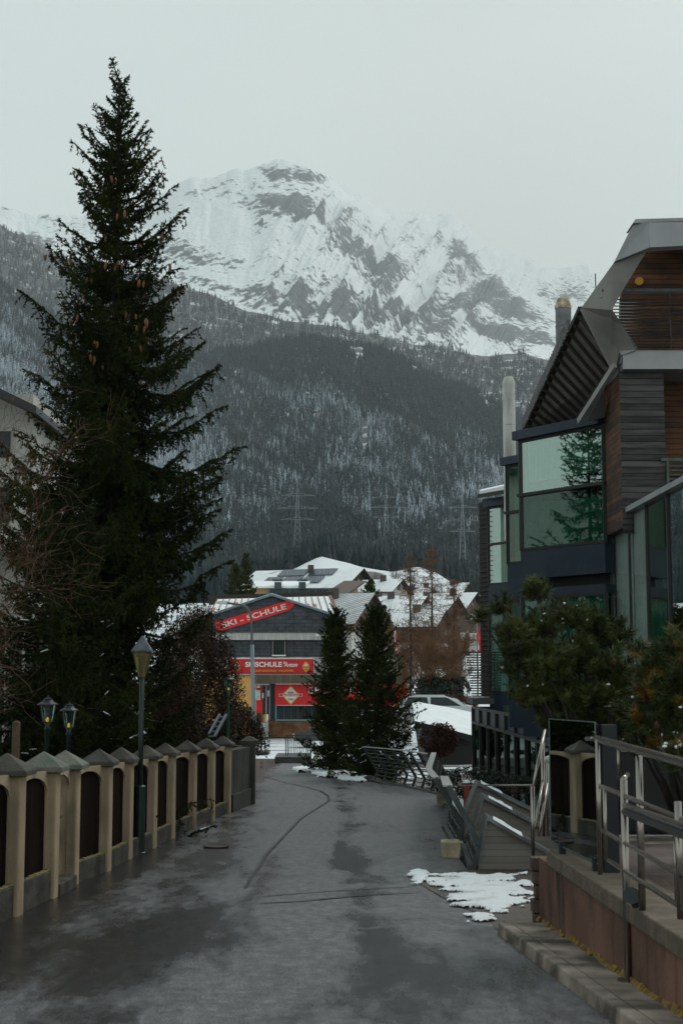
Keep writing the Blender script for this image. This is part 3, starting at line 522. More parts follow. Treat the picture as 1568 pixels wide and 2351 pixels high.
for i in range(len(FPt)-1):
    a, b = FPt[i], FPt[i+1]; t = (b-a); L_ = Vector((t.x, t.y, 0)).length; t = Vector((t.x, t.y, 0)).normalized(); n = Vector((-t.y, t.x, 0)); n = n if n.x < 0 else -n
    z0 = lambda s: a.z+(b.z-a.z)*s/L_
    def q(s, o, z): v = a+t*s+n*o; return Vector((v.x, v.y, z))
    s0, s1 = 0.0, L_-.24; sm = (s0+s1)/2; hw = (s1-s0)/2-.02; top = PH-.09
    gate = (i == 4)
    # arch plate: outline of the opening, a flattened arch
    N_ = 16; inner = [(s0+.02, -.1)]+[(sm-hw*math.cos(math.pi*k/N_), top-.26+.20*math.sin(math.pi*k/N_)**.8) for k in range(N_+1)]+[(s1-.02, -.1)]
    outer = [(s0, -.1)]+[(s0+(s1-s0)*k/N_, top) for k in range(N_+1)]+[(s1, -.1)]
    V = []; F = []
    for (si, zi), (so_, zo) in zip(inner, outer):
        for o in (.088, .115): V += [q(si, o, z0(si)+zi), q(so_, o, z0(so_)+zo)]
    for k in range(len(inner)-1):
        A = 4*k; B = 4*(k+1); F += [(A, A+1, B+1, B), (A+3, A+2, B+2, B+3), (A+1, A+3, B+3, B+1), (A+2, A, B, B+2)]
    m = MB(); m.add(V, F); m.build('arch', PLASTER, fence)
    if not gate:
        m = MB(); m.slab([q(s0-.0, .119, z0(s0)+.1), q(s1+.0, .119, z0(s1)+.1), q(s1+.0, .119, z0(s1)+top-.05), q(s0-.0, .119, z0(s0)+top-.05)], n*.03); m.build('board_panel', BOARD, fence)
        m = MB(); h = .30 if i < 5 else .24; m.hexa([q(s0+.003, .03, z0(s0)-.25), q(s1-.003, .03, z0(s1)-.25), q(s1-.003, .165, z0(s1)-.25), q(s0+.003, .165, z0(s0)-.25), q(s0+.003, .03, z0(s0)+h), q(s1-.003, .03, z0(s1)+h), q(s1-.003, .165, z0(s1)+h), q(s0+.003, .165, z0(s0)+h)])
        pl = m.build('plinth', PLINTH, fence, bevel=.015)
        m = MB(); rnd = random.Random(i)
        K = 14
        for k in range(K):
            sa = s0+.01+(s1-s0-.02)*k/K; sb = s0+.01+(s1-s0-.02)*(k+1)/K; e_ = rnd.uniform(.0, .012); w_ = rnd.uniform(.03, .07)
            m.hexa([q(sa, .04, z0(sa)+h+.002), q(sb, .04, z0(sb)+h+.002), q(sb, .04+w_, z0(sb)+h+.002), q(sa, .04+w_, z0(sa)+h+.002), q(sa, .045, z0(sa)+h+.01+e_), q(sb, .045, z0(sb)+h+.01+e_), q(sb, .03+w_, z0(sb)+h+.01+e_), q(sa, .03+w_, z0(sa)+h+.01+e_)])
        m.build('moss_edge', MOSS, pl)
    else:
        m = MB(); m.hexa([q(s0, -.02, z0(s0)-.2), q(s1, -.02, z0(s1)-.2), q(s1, .5, z0(s1)-.2), q(s0, .5, z0(s0)-.2), q(s0, -.02, z0(s0)+.13), q(s1, -.02, z0(s1)+.13), q(s1, .5, z0(s1)+.13), q(s0, .5, z0(s0)+.13)]); m.build('doorstep', PLINTH, fence, bevel=.015)
        gt = thing('garden_gate', 'dark board gate with iron handle in the open bay of the garden wall', 'gate', q(s0, .2, z0(s0)+.15))
        m = MB(); m.slab([q(s0+.12, .26, z0(s0)+.15), q(s1-.12, .26, z0(s1)+.15), q(s1-.12, .26, z0(s1)+top-.1), q(s0+.12, .26, z0(s0)+top-.1)], n*.035); m.build('gate_leaf', BOARD, gt)
        m = MB(); m.bar(q(s0+.16, .13, z0(s0)+.45), q(s0+.16, .13, z0(s0)+.95), .05); m.build('lock_plate', DARKM, gt)
        m = MB(); m.tube([q(s0+.16, .11, z0(s0)+.83), q(s0+.16, .03, z0(s0)+.83), q(s0+.27, .03, z0(s0)+.84)], .012); m.build('handle', DARKM, gt)
# snow crumbs on one cap
# dark concrete wall closing the row
DCON = M('dark_concrete', (.045, .045, .04), .85, var=.4, scale=2, bump=.4, bscale=20); add_streaks(DCON, .5)
e0 = FPt[-1]+Vector((-.02, .03, 0)); e1 = onroad(577, 1846); root = thing('concrete_wall', 'low dark concrete wall joined to the far end of the ochre garden wall', 'wall', e0)
zt = e0.z+1.30
m = MB(); m.hexa([(e0.x-.0, e0.y, e0.z-.3), (e1.x, e1.y, e0.z-.3), (e1.x-.25, e1.y+.1, e0.z-.3), (e0.x-.25, e0.y, e0.z-.3), (e0.x, e0.y, zt-.05), (e1.x, e1.y, zt-.09), (e1.x-.25, e1.y+.1, zt-.09), (e0.x-.25, e0.y, zt-.05)]); m.build('wall_panel', DCON, root)
m = MB(); m.obox((e1.x-.06, e1.y-.1, e0.z-.3), (e1.x-.06, e1.y+.28, e0.z-.3), .28, 1.58); m.build('end_post', DCON, root)
m = MB(); m.lathe((e1.x-.06, e1.y+.09, zt-.02), [(.27, 0), (.27, .06), (.12, .13), (.02, .15)], 4, True); m.build('cap', CAP, root)
m = MB(); m.hexa([(e0.x+.05, e0.y, e0.z-.3), (e1.x+.02, e1.y-.12, e0.z-.3), (e1.x-.0, e1.y, e0.z-.3), (e0.x, e0.y+.1, e0.z-.3), (e0.x+.05, e0.y, e0.z+.35), (e1.x+.02, e1.y-.12, e0.z+.30), (e1.x, e1.y, e0.z+.30), (e0.x, e0.y+.1, e0.z+.35)]); m.build('footing', DCON, root)
m = MB(); m.obox((e1.x-.1, e1.y+.3, e0.z-.3), (e1.x-3.2, e1.y+2.6, e0.z-.3), .25, 1.5); m.build('return_wall', DCON, root)
# ------------------------------------------------------------ lamps
GLASSY = bpy.data.materials.new('amber_glass'); GLASSY.use_nodes = True
b_ = GLASSY.node_tree.nodes['Principled BSDF']; b_.inputs['Base Color'].default_value = (.25, .20, .09, 1); b_.inputs['Roughness'].default_value = .15; b_.inputs['Transmission Weight'].default_value = .55
CLEAR = glass_mat('lantern_glass', (.75, .85, .82), .18, .08)
lb = onroad(320, 1960); lb.x -= .0
root = thing('street_lamp', 'tall green lamp post with pyramid hood standing before the garden wall', 'street lamp', lb)
zt = at(320, 1458, lb.y).z; zk = at(320, 1497, lb.y).z; zc = at(320, 1555, lb.y).z
m = MB(); m.tube([(lb.x, lb.y, lb.z+.3), (lb.x, lb.y, zk)], .038, 12); m.build('pole', GREENP, root, smooth=True)
m = MB(); m.lathe((lb.x, lb.y, lb.z), [(.10, 0), (.10, .02), (.085, .03), (.082, .98), (.06, 1.0)], 12); m.build('base', GREENP, root)
m = MB(); m.lathe((lb.x, lb.y, zk), [(.20, -.0), (.205, .02), (.19, .04), (.012, zt-zk-.01), (.0, zt-zk)], 4, True); 
SLATEL = M('grey_zinc', (.10, .115, .135), .5, .4, var=.2, scale=8); m.build('hood', SLATEL, root)
m = MB(); m.lathe((lb.x, lb.y, zc), [(.055, 0), (.155, zk-zc-.005)], 8); m.build('glass_cone', GLASSY, root)
m = MB(); m.tube([(lb.x-.07, lb.y-.04, zk-.04), (lb.x+.07, lb.y-.04, zk-.04)], .022); m.build('tube_lamp', M('tube_white', (.7, .7, .6), .5), root)
WARM = bpy.data.materials.new('warm_bulb'); WARM.use_nodes = True; b_ = WARM.node_tree.nodes['Principled BSDF']; b_.inputs['Base Color'].default_value = (.8, .5, .05, 1); b_.inputs['Emission Color'].default_value = (1, .55, .05, 1); b_.inputs['Emission Strength'].default_value = .35
def lantern(px, pyt, pyb, wpx, Y, label, polemat, base_z=None):
    c = at(px, pyb, Y); top = at(px, pyt, Y); H = top.z-c.z; w = wpx/FPX*Y/2; zb = base_z if base_z is not None else float(roadz(Y))
    root = thing('garden_lantern', label, 'lantern', (c.x, c.y, zb), 'victorian lanterns on green poles')
    m = MB(); m.lathe((c.x, c.y, zb), [(.09, 0), (.09, .1), (.05, .16), (.034, .3), (.03, c.z-zb-.12), (.05, c.z-zb-.1), (.025, c.z-zb-.06), (.05, c.z-zb)], 12); m.build('pole', polemat, root, smooth=True)
    m = MB(); m.lathe((c.x, c.y, c.z), [(w*.45, 0), (w*.72, H*.66)], 6); m.build('glass', CLEAR, root)
    m = MB()
    for k in range(6):
        a = 2*math.pi*k/6; m.bar((c.x+w*.46*math.cos(a), c.y+w*.46*math.sin(a), c.z), (c.x+w*.74*math.cos(a), c.y+w*.74*math.sin(a), c.z+H*.66), .012)
    m.build('frame', polemat, root)
    m = MB(); m.lathe((c.x, c.y, c.z+H*.66), [(w, 0), (w*.98, H*.03), (w*.55, H*.12), (w*.40, H*.20), (w*.42, H*.24), (w*.12, H*.28), (w*.08, H*.34), (0.005, H*.36)], 12); m.build('hood', DARKM, root)
    m = MB(); m.lathe((c.x, c.y, c.z+.0), [(.02, 0), (.026, .03), (.016, .05), (.003, .065)], 10); m.build('bulb', WARM, root)
GP2 = M('verdigris_paint', (.03, .14, .09), .4, var=.3, scale=6)
lantern(110, 1598, 1657, 50, 19.0, 'green garden lantern behind the leftmost capped pillars, higher of the close pair', GREENP)
lantern(159, 1612, 1670, 44, 19.8, 'green garden lantern just right of the other one of the close pair', GREENP)
lantern(525, 1548, 1584, 25, 34, 'slim verdigris lantern post behind the far end of the garden wall', GP2)
m = MB(); c = at(38, 1690, 15.5); m.lathe((c.x, c.y, float(roadz(15.5))), [(.045, 0), (.045, c.z-float(roadz(15.5))+.15), (.02, c.z-float(roadz(15.5))+.17)], 8); o = m.build('wooden_stake', BARKL); tag(o, 'round wooden stake poking up behind the leftmost pillar cap', 'stake')
# ============================================================ VEGETATION BUILDERS
def seg_needles(A, B, spacing, ln, wd, seed, fwd=.55, droop=0, curl=0):
    rng = np.random.default_rng(seed); A = np.asarray(A, float); B = np.asarray(B, float); D = B-A; Ln = np.linalg.norm(D, axis=1)+1e-9; D = D/Ln[:, None]
    cnt = np.maximum(1, (Ln/spacing).astype(int)); idx = np.repeat(np.arange(len(A)), cnt); t = rng.random(len(idx)); P = A[idx]+D[idx]*(t*Ln[idx])[:, None]
    r = rng.normal(size=(len(idx), 3)); d = D[idx]; r -= (r*d).sum(1)[:, None]*d; r /= np.linalg.norm(r, axis=1)[:, None]+1e-9
    nd = d*fwd+r*(1-fwd*.4); nd[:, 2] -= droop; nd /= np.linalg.norm(nd, axis=1)[:, None]; l = ln*rng.uniform(.6, 1.25, len(idx))[:, None]
    s = np.cross(nd, rng.normal(size=(len(idx), 3))); s /= np.linalg.norm(s, axis=1)[:, None]+1e-9; w = wd*rng.uniform(.7, 1.3, len(idx))[:, None]
    V = np.stack([P-s*w/2, P+s*w/2, P+nd*l], 1).reshape(-1, 3); F = np.arange(len(V)).reshape(-1, 3); return V, F
def tri_tubes(A, B, ra, rb):
    A = np.asarray(A, float); B = np.asarray(B, float); D = B-A; D /= np.linalg.norm(D, axis=1)[:, None]+1e-9; ref = np.where(np.abs(D[:, 2:3]) < .9, [[0, 0, 1.]], [[1., 0, 0]])
    x = np.cross(D, ref); x /= np.linalg.norm(x, axis=1)[:, None]; y = np.cross(D, x); V = []
    for P, r in ((A, np.asarray(ra)), (B, np.asarray(rb))):
        for k in range(3):
            a = 2*math.pi*k/3; V.append(P+(x*math.cos(a)+y*math.sin(a))*r[:, None])
    V = np.stack(V, 1); n = len(A); f = np.array([(0, 1, 4, 3), (1, 2, 5, 4), (2, 0, 3, 5)]); F = (f[None]+(np.arange(n)*6)[:, None, None]).reshape(-1, 4); return V.reshape(-1, 3), F
def spruce(name, label, base, H, Rm, seed, mat, nwh=40, ndl=.028, wdt=.011, space=.012, snow_h=0, twig=.09, group=None, lean=(0, 0), shape=.85, density=1.0, cat='spruce tree', trunk_r=None, droopk=1.0, clip=None):
    rng = np.random.default_rng(seed); root = thing(name, label, cat, base, group); base = np.array(base)
    tr = trunk_r or H*.011
    TA = []; TB = []; RA = []; RB = []; NA = []; NB = []; cones = []; tips = []
    zz = 1.0-np.cumsum(np.full(nwh*2, 1.0/nwh)*np.linspace(.55, 1.3, nwh*2)); zz = zz[zz > (.03 if Rm < 3 else .10)]; zz = np.concatenate([[.985, .955], zz[zz < .94]])
    NA.append(base+[lean[0]*.0, 0, H*.93]); NB.append(base+[0, 0, H*.975])
    for k, f in enumerate(zz):
        L0 = Rm*max(.035, (1-f))**shape*(1.0 if f > .25 else .96); nb = int((4 if f > .9 else rng.integers(5, 8))*density)
        a0 = rng.uniform(0, 6.28)
        for j in range(nb):
            ang = a0+j*2*math.pi/nb+rng.normal(0, .25); Lb = L0*rng.choice([.7, .85, 1.0, 1.25])*rng.uniform(.9, 1.1); el = (.95*(f**3) - .22*(1-f)*droopk + rng.normal(0, .08))
            d = np.array([math.cos(ang), math.sin(ang)]); n = 9; pts = []
            h0 = base[2]+H*(f+rng.normal(0, .006)); Lb *= 1 if f > .36 or Rm < 3 else float(np.interp(f, [.1, .22, .30, .42], [.50, .56, .72, 1.0]))
            sag = .22*Lb*droopk*(1-f)**.3
            for i in range(n+1):
                s = i/n; r = Lb*s; zc_ = h0+math.tan(el)*r-sag*math.sin(min(1, s*1.15)*math.pi)*.6+.30*Lb*max(0, s-.55)**1.3*(1.4-f*.6)*1.6*(1 if f < .9 else .3)
                pts.append(np.array([base[0]+d[0]*r, base[1]+d[1]*r, zc_])+np.array([rng.normal(0, .02*Lb), rng.normal(0, .02*Lb), 0])*s)
            perp = np.array([-d[1], d[0], 0])
            for i in range(n):
                s = (i+.5)/n; A, B = pts[i], pts[i+1]; TA.append(A); TB.append(B); RA.append(tr*.34*(1-s)*(Lb/Rm)**.5+.004); RB.append(tr*.34*(1-s-.5/n)*(Lb/Rm)**.5+.003)
                if s > .12: NA.append(A); NB.append(B)
                m_ = max(1, int(np.linalg.norm(B-A)/twig))
                for q_ in range(m_):
                    t = (q_+rng.random())/m_; P = A+(B-A)*t; ss = (i+t)/n
                    if ss < .10: continue
                    for sg in (-1, 1):
                        if rng.random() < .12: continue
                        tl = Lb*.34*(1-ss)**.75*rng.uniform(.4, 1.2)+.07*min(1, H/8); fw = (B-A)/np.linalg.norm(B-A)
                        dir_ = perp*sg*rng.uniform(.55, 1)+fw*rng.uniform(.45, .9)+np.array([0, 0, rng.uniform(-.45, .15)-.35*(1-f)*droopk]); dir_ /= np.linalg.norm(dir_)
                        E = P+dir_*tl; NA.append(P); NB.append(E)
                        if tl > .25:      # hanging secondary twigs
                            for w_ in range(int(tl/.13)):
                                u_ = rng.uniform(.2, 1); Q_ = P+(E-P)*u_; hd = np.array([rng.normal(0, .35), rng.normal(0, .35), -rng.uniform(.3, 1)*droopk]); hd /= np.linalg.norm(hd); NA.append(Q_); NB.append(Q_+hd*rng.uniform(.08, .24)*min(1.3, .5+Lb/2.5))
                    if rng.random() < .5*droopk:
                        hd = np.array([rng.normal(0, .3), rng.normal(0, .3), -1]); hd /= np.linalg.norm(hd); NA.append(P); NB.append(P+hd*rng.uniform(.08, .30)*min(1.2, .4+Lb/2.5))
                if .25 < f < .93 and s > .3 and rng.random() < .5: cones.append((pts[i+1], f, ang))
            tips.append((pts[-1], f))
    V, F = seg_needles(NA, NB, space, ndl, wdt, seed, fwd=.62)
    if clip is not None:
        c = V.reshape(-1, 3, 3).mean(1); k = clip(c); V = V.reshape(-1, 3, 3)[k].reshape(-1, 3); F = np.arange(len(V)).reshape(-1, 3)
    me = np_mesh('crown', V, F); link('crown', me, mat, root)
    V, F = tri_tubes(TA, TB, RA, RB); me = np_mesh('branches', V, F, 4); link('branches', me, BARK, root)
    m = MB(); m.tube([(base[0], base[1], base[2]-.1), (base[0], base[1], base[2]+H*.5), (base[0], base[1], base[2]+H*1.0)], tr, 10, r1=tr*.10); m.build('trunk', BARK, root, smooth=True)
    if snow_h:
        A = np.array(NA); B = np.array(NB); z = (A[:, 2]+B[:, 2])/2-base[2]; r = rng.random(len(A)); hz = np.abs((B-A)[:, 2])/(np.linalg.norm(B-A, axis=1)+1e-9)
        rad = np.hypot(A[:, 0]-base[0], A[:, 1]-base[1])/(Rm*np.clip(1-z/H, .05, 1)**shape)
        k = (z < H*snow_h) & (hz < .5) & (rad > .5) & (r < .05*(1-z/(H*snow_h))) ; A = A[k]; B = B[k]
        if len(A):
            M_ = (A+B)/2; A = M_+(A-M_)*.8; B = M_+(B-M_)*.8
            Lm = np.minimum(1, .16/(np.linalg.norm(B-A, axis=1)+1e-9))[:, None]; A = M_+(A-M_)*Lm; B = M_+(B-M_)*Lm
            V, F = tri_tubes(A+[0, 0, .012], B+[0, 0, .012], np.full(len(A), .016), np.full(len(A), .010)); link('snow', np_mesh('snow', V, F, 4), SNOW, root)['kind'] = 'stuff'
    return root, cones, tips
NDL = M('spruce_needles', (.042, .054, .014), .95, var=.45, scale=1.3, col2=(.013, .020, .007), ior=1.15, ramp=(.4, .7))
NDL2 = M('spruce_needles_light', (.034, .046, .018), .6, scale=1.2, col2=(.014, .022, .011), ramp=(.4, .7))
CONE = M('spruce_cone', (.17, .065, .025), .7, var=.3, scale=9)
zb = float(roadz(27))
tb = at(250, 1525, 27); tz = at(250, 128, 27).z
big, cones, tips = spruce('spruce_tree', 'tall dark spruce hung with brown cones, rising above everything on the left', (tb.x, 27, zb), (tz-zb)*.968, 3.3, 12, NDL, nwh=52, space=.0085, ndl=.055, wdt=.026, snow_h=.3, twig=.09, shape=.74, cat='spruce tree', trunk_r=.17)
random.seed(4); cm = MB(); cm.lathe((0, 0, 0), [(.004, 0), (.020, -.02), (.026, -.06), (.022, -.11), (.006, -.15)], 7)
cme = bpy.data.meshes.new('cone'); cme.from_pydata(cm.V, [], cm.F); cme.materials.append(CONE)
random.shuffle(cones); bl = Vector(big.location); cnt = 0
cc = sorted([c for c in cones if .40 < c[1] < .93 and math.sin(c[2]) < .5], key=lambda c: abs(c[1]-.66)+random.random()*.35)[:42]
for p, f, a in cc:
    for k in range(2):
        o = bpy.data.objects.new('cone', cme); COL.objects.link(o); o.parent = big; s = random.uniform(.8, 1.15); o.scale = (s, s, s); o.rotation_euler = (random.uniform(-.25, .25), random.uniform(-.25, .25), 0)
        o.location = Vector(p)-bl+Vector((random.uniform(-.12, .12), random.uniform(-.12, .05), random.uniform(-.06, .02))); cnt += 1
        if cnt >= 98: break
tb4 = (-5.4, 30.3)
spruce('spruce_tree', 'dark spruce mostly hidden behind the tallest one', (tb4[0], tb4[1], float(roadz(31))), 11.5, 2.5, 35, NDL, nwh=22, space=.02, ndl=.07, wdt=.04, twig=.13, shape=.7, trunk_r=.1)
tb2 = at(128, 1525, 23.5); tz2 = at(128, 1165, 23.5).z
spruce('spruce_tree', 'smaller young spruce with snow-flecked boughs in front of the tall one', (tb2.x-.1, 23.5, float(roadz(23.5))), tz2-float(roadz(23.5)), 2.5, 31, NDL, nwh=24, space=.010, ndl=.055, wdt=.026, snow_h=.85, twig=.10, shape=.55, trunk_r=.08)
tb3 = at(330, 1525, 24.5); tz3 = at(330, 1440, 24.5).z
spruce('spruce_tree', 'low broad spruce with drooping snow-flecked boughs behind the green lamp post', (tb3.x-1.3, 25.2, float(roadz(24.5))), tz3-float(roadz(24.5)), .65, 33, NDL, nwh=20, space=.010, ndl=.055, wdt=.026, snow_h=.9, twig=.10, shape=.4, trunk_r=.07)
NDM = M('spruce_needles_mid', (.062, .078, .020), .95, ior=1.15, scale=1.5, col2=(.020, .030, .010), ramp=(.4, .7))
for px, pyt, Y, Rm, s, lab in ((770, 1402, 46, 1.35, 51, 'slender spruce before the ski school, left of the broader one'), (862, 1398, 42.5, 1.55, 52, 'broad bushy spruce in the middle of the street view, right of the slender one')):
    b = at(px, 1525, Y); zt = at(px, pyt, Y).z; zb = float(roadz(Y))
    spruce('spruce_tree', lab, (b.x, Y, zb), zt-zb, Rm, s, NDM, nwh=34, space=.014, ndl=.07, wdt=.034, snow_h=.5, twig=.14, shape=.62, group='two garden spruces before the ski school', trunk_r=.08)
def bush(name, label, c, rx, ry, rz, n, seed, mat, ln=.05, wd=.03, cat='bush', stems=18, snow=0, twigs=True, top_bias=0, group=None, twmat=None):
    rng = np.random.default_rng(seed); root = thing(name, label, cat, c, group); c = np.array(c, float)
    TA = []; TB = []; ra = []; rb = []; ends = []
    for k in range(stems):
        a = rng.uniform(0, 6.28); e_ = rng.uniform(.25, 1); tgt = c+np.array([math.cos(a)*rx*e_*.9, math.sin(a)*ry*e_*.9, rz*(rng.uniform(.5, 1)*(1-.35*e_**2))]); p = c+np.array([rng.normal(0, rx*.08), rng.normal(0, ry*.08), 0]); S = 6; prev = p
        for i in range(1, S+1):
            t = i/S; q = p+(tgt-p)*t+np.array([math.cos(a)*rx, math.sin(a)*ry, 0])*.2*math.sin(t*math.pi)*e_*-1+rng.normal(0, .03*rz, 3); TA.append(prev); TB.append(q); ra.append(.018*rz**.5*(1.1-t)); rb.append(.018*rz**.5*(1.0-t)+.002)
            if t > .3:
                for _ in range(3):
                    dd = rng.normal(0, 1, 3); dd[2] = abs(dd[2])*.8; dd /= np.linalg.norm(dd); E = q+dd*rng.uniform(.15, .45)*rz*.4; TA.append(q); TB.append(E); ra.append(.006); rb.append(.003); ends.append(E)
            prev = q
    V, F = tri_tubes(TA, TB, ra, rb); link('stems', np_mesh('stems', V, F, 4), twmat or BARKL, root)
    if n:
        u = rng.normal(size=(n, 3)); u /= np.linalg.norm(u, axis=1)[:, None]; u[:, 2] = np.abs(u[:, 2]) if top_bias else u[:, 2]
        rr = rng.uniform(.3, 1, n)**.5*(.72+.5*fbm(u[:, 0]*2+seed, u[:, 1]*2+u[:, 2]*2, 4, seed)); cen = c+u*rr[:, None]*np.array([rx, ry, rz*.5])+[0, 0, rz*.5]
        k = fbm(cen[:, 0]*3/rx+9, cen[:, 2]*3/rz+cen[:, 1], 4, seed+1) > .36; cen = cen[k]; n2 = len(cen)
        d1 = rng.normal(size=(n2, 3)); d1 /= np.linalg.norm(d1, axis=1)[:, None]; d2 = np.cross(d1, rng.normal(size=(n2, 3))); d2 /= np.linalg.norm(d2, axis=1)[:, None]; l = ln*rng.uniform(.6, 1.4, (n2, 1)); w = wd*rng.uniform(.6, 1.4, (n2, 1))
        V = np.stack([cen-d1*l/2, cen+d2*w/2, cen+d1*l/2, cen-d2*w/2], 1).reshape(-1, 3); link('foliage', np_mesh('foliage', V, np.arange(len(V)).reshape(-1, 4), 4), mat, root)
    return root
def bare_tree(name, label, base, H, seed, mat, spread=.5, depth=5, r0=.05, group=None, lean=(0, 0), first=.25, nch=3, cat='bare tree', up=.35, lenf=.72, minr=.0025):
    rng = np.random.default_rng(seed); root = thing(name, label, cat, base, group); A = []; B = []; ra = []; rb = []
    def grow(p, d, L, r, lv):
        S = 4; q = p
        for i in range(S):
            d = d+rng.normal(0, .10+.03*lv, 3); d[2] += .04; d /= np.linalg.norm(d); q2 = q+d*L/S; rr = r*(1-.5*(i+1)/S); A.append(q); B.append(q2); ra.append(r*(1-.5*i/S)); rb.append(rr); q = q2
            if lv < depth and (lv > 0 or (i+1)/S > first) and i < S:
                for _ in range(nch if i == S-1 else max(1, nch-2)):
                    nd = rng.normal(0, 1, 3); nd -= nd.dot(d)*d; nd /= np.linalg.norm(nd); dd = d*(1-spread)+nd*spread; dd[2] += up*.3; dd /= np.linalg.norm(dd); grow(q, dd, L*lenf*rng.uniform(.7, 1.15), rr*.7, lv+1)
    grow(np.array(base, float), np.array([lean[0], lean[1], 1.0]), H*.38, r0, 0)
    A = np.array(A); B = np.array(B); V, F = tri_tubes(A, B, np.maximum(ra, minr), np.maximum(rb, minr*.8)); link('branches', np_mesh('branches', V, F, 4), mat, root); return root
RUSSET = M('russet_leaves', (.16, .045, .014), .8, scale=3, col2=(.06, .02, .010))
BROWNL = M('brown_leaves', (.070, .035, .016), .8, scale=2, col2=(.025, .016, .009))
BROWN2 = M('brown_needles', (.060, .028, .010), .8, scale=2, col2=(.024, .016, .007))
TWIG = M('twig_brown', (.12, .06, .035), .85, var=.3, scale=4)
def gz(px, Y): p = at(px, 1525, Y); return (p.x, Y, float(ground_z(np.array([p.x]), np.array([float(Y)]))[0]))
bush('bush', 'russet-leaved bush with snow crumbs behind the leftmost pillar caps', gz(30, 18), .75, .7, 1.50, 7000, 3, RUSSET, .05, .025, stems=26)
bush('hedge_tree', 'brown conical hedge tree between the tall spruce and the ski school', gz(446, 35), 1.2, 1.2, 4.9, 46000, 5, BROWNL, .085, .03, stems=40, cat='tree')
bush('hedge_tree', 'brown shaggy hedge tree with bare twigs touching the dark boughs of the tall spruce', gz(385, 32), .9, 1.0, 3.4, 24000, 6, BROWNL, .08, .03, stems=30, cat='tree')
bush('bush', 'reddish brown drooping bush beside the orange wall of the ski school', gz(548, 38), .8, .8, 2.3, 15000, 7, BROWN2, .08, .03, stems=40)
m = MB(); a = at(478, 1690, 33); b = at(505, 1640, 33.4)
for k in range(2): m.bar(a+Vector((k*.16, 0, 0)), b+Vector((k*.16, 0, 0)), .05)
for k in range(5): q = a.lerp(b, k/4.5); m.bar(q, q+Vector((.16, 0, 0)), .03)
tag(m.build('ladder', M('aluminium', (.3, .34, .38), .4, .5)), 'short grey metal ladder leaning among brown twigs behind the far pillars', 'ladder')
bare_tree('bare_tree', 'thin bare-branched tree reaching in from the left edge of the street', (-4.6, 13.5, float(roadz(13.5))), 4.6, 8, TWIG, spread=.55, depth=5, r0=.04, lean=(.12, 0), nch=3, first=.3)
bare_tree('bare_tree', 'reddish bare tree in front of the white house behind the tall spruce', (-5.9, 17, float(roadz(17))), 6.2, 18, TWIG, spread=.5, depth=5, r0=.05, lean=(.10, 0), nch=3, first=.3)
# white house behind the spruce
WHITE = M('white_plaster', (.42, .41, .38), .85, var=.12, scale=.8, bump=.2, bscale=30)
WHB = at(62, 1525, 36)
root = thing('white_house', 'pale plastered house with dark overhanging roof behind the tall spruce', 'house', (WHB.x, 36, -2))
x1 = WHB.x; m = MB(); m.box(x1-9, x1, 36, 46, at(0, 1250, 36).z, at(0, 905, 36).z); m.build('upper_wall', WHITE, root)
m = MB(); zt = at(0, 1440, 36).z; m.box(x1-9, x1+.3, 35.9, 45.9, zt, at(0, 1250, 36).z-.003); m.build('middle_wall', WHITE, root)
m = MB(); m.slab([at(-60, 880, 35), at(84, 948, 35), at(84, 932, 35), at(-60, 862, 35)], (0, 12, 0)); m.build('roof', DARKM, root)
GREYW = M('grey_wall', (.13, .13, .12), .8, var=.2)
m = MB(); m.box(x1-9, x1+1.4, 37.0, 45, -2, zt-.003); m.build('lower_wall', GREYW, root)
for px in (16, -26, 56):
    a = at(px-4, 1545, 36.2); b = at(px+4, 1445, 36.2); m = MB(); m.box(a.x, b.x, 36.1, 36.4, -2, zt-.05); m.build('column', WHITE, root)
m = MB(); z0, z1 = at(0, 1250, 35).z, at(0, 1222, 35).z; xa = x1-3
m.box(xa, x1+.9, 34.95, 35.0, z1-.03, z1)
for k in range(30): xx = xa+(x1+.9-xa)*k/29; m.box(xx, xx+.02, 34.95, 34.98, z0, z1-.03)
m.build('balcony_railing', DARKM, root)
m = MB(); m.box(xa, x1+.9, 34.9, 35.89, z0-.15, z0); m.build('balcony_slab', WHITE, root)
for (pa, qa, pb, qb) in ((-10, 990, 25, 1050), (-10, 1120, 25, 1200)):
    a = at(pa, qb, 35.97); b = at(pb, qa, 35.97); m = MB(); m.box(a.x, b.x, 35.95, 35.995, a.z, b.z); m.build('window', DARKM, root)
# ============================================================ SKI SCHOOL
SHING = brick_mat('grey_shingles', (.060, .066, .078), (.045, .050, .060), (.020, .022, .026), .55, .26, rot=(R(90), 0, 0), mort=.018)
WBRICK = brick_mat('white_brick', (.50, .49, .45), (.42, .41, .38), (.22, .21, .20), .5, .2, rot=(R(90), 0, 0), mort=.016)
CREAM = M('cream_fascia', (.40, .39, .36), .7, var=.2, scale=2, vec=(3, 1, .4))
ORANGE = M('orange_plaster', (.66, .36, .12), .85, var=.12, scale=1)
RED = M('sign_red', (.50, .010, .014), .45, var=.12, scale=.8)
REDB = M('ski_red', (.62, .010, .012), .45, var=.12, scale=.8)
YEL = M('sign_yellow', (.80, .42, .02), .5); WHT = M('sign_white', (.72, .72, .70), .5); DRED = M('sign_dark_red', (.16, .01, .01), .5)
ZINC = M('blue_zinc', (.13, .18, .21), .5, .3, var=.2); AWN = board_mat('brown_awning', (.075, .058, .035), (.11, .088, .055), .22, axis='x', stretch=(3, 1, .5), gap=.15, dark=.6)
YS = 100.0
def sx(px, Y=YS): return at(px, 1525, Y).x
def sz(py, Y=YS): return at(784, py, Y).z
root = thing('ski_school', 'grey shingled gabled ski school with white brick band and orange ground floor wall', 'building', (sx(622), YS, -3.6))
zg = -3.7; D = 14
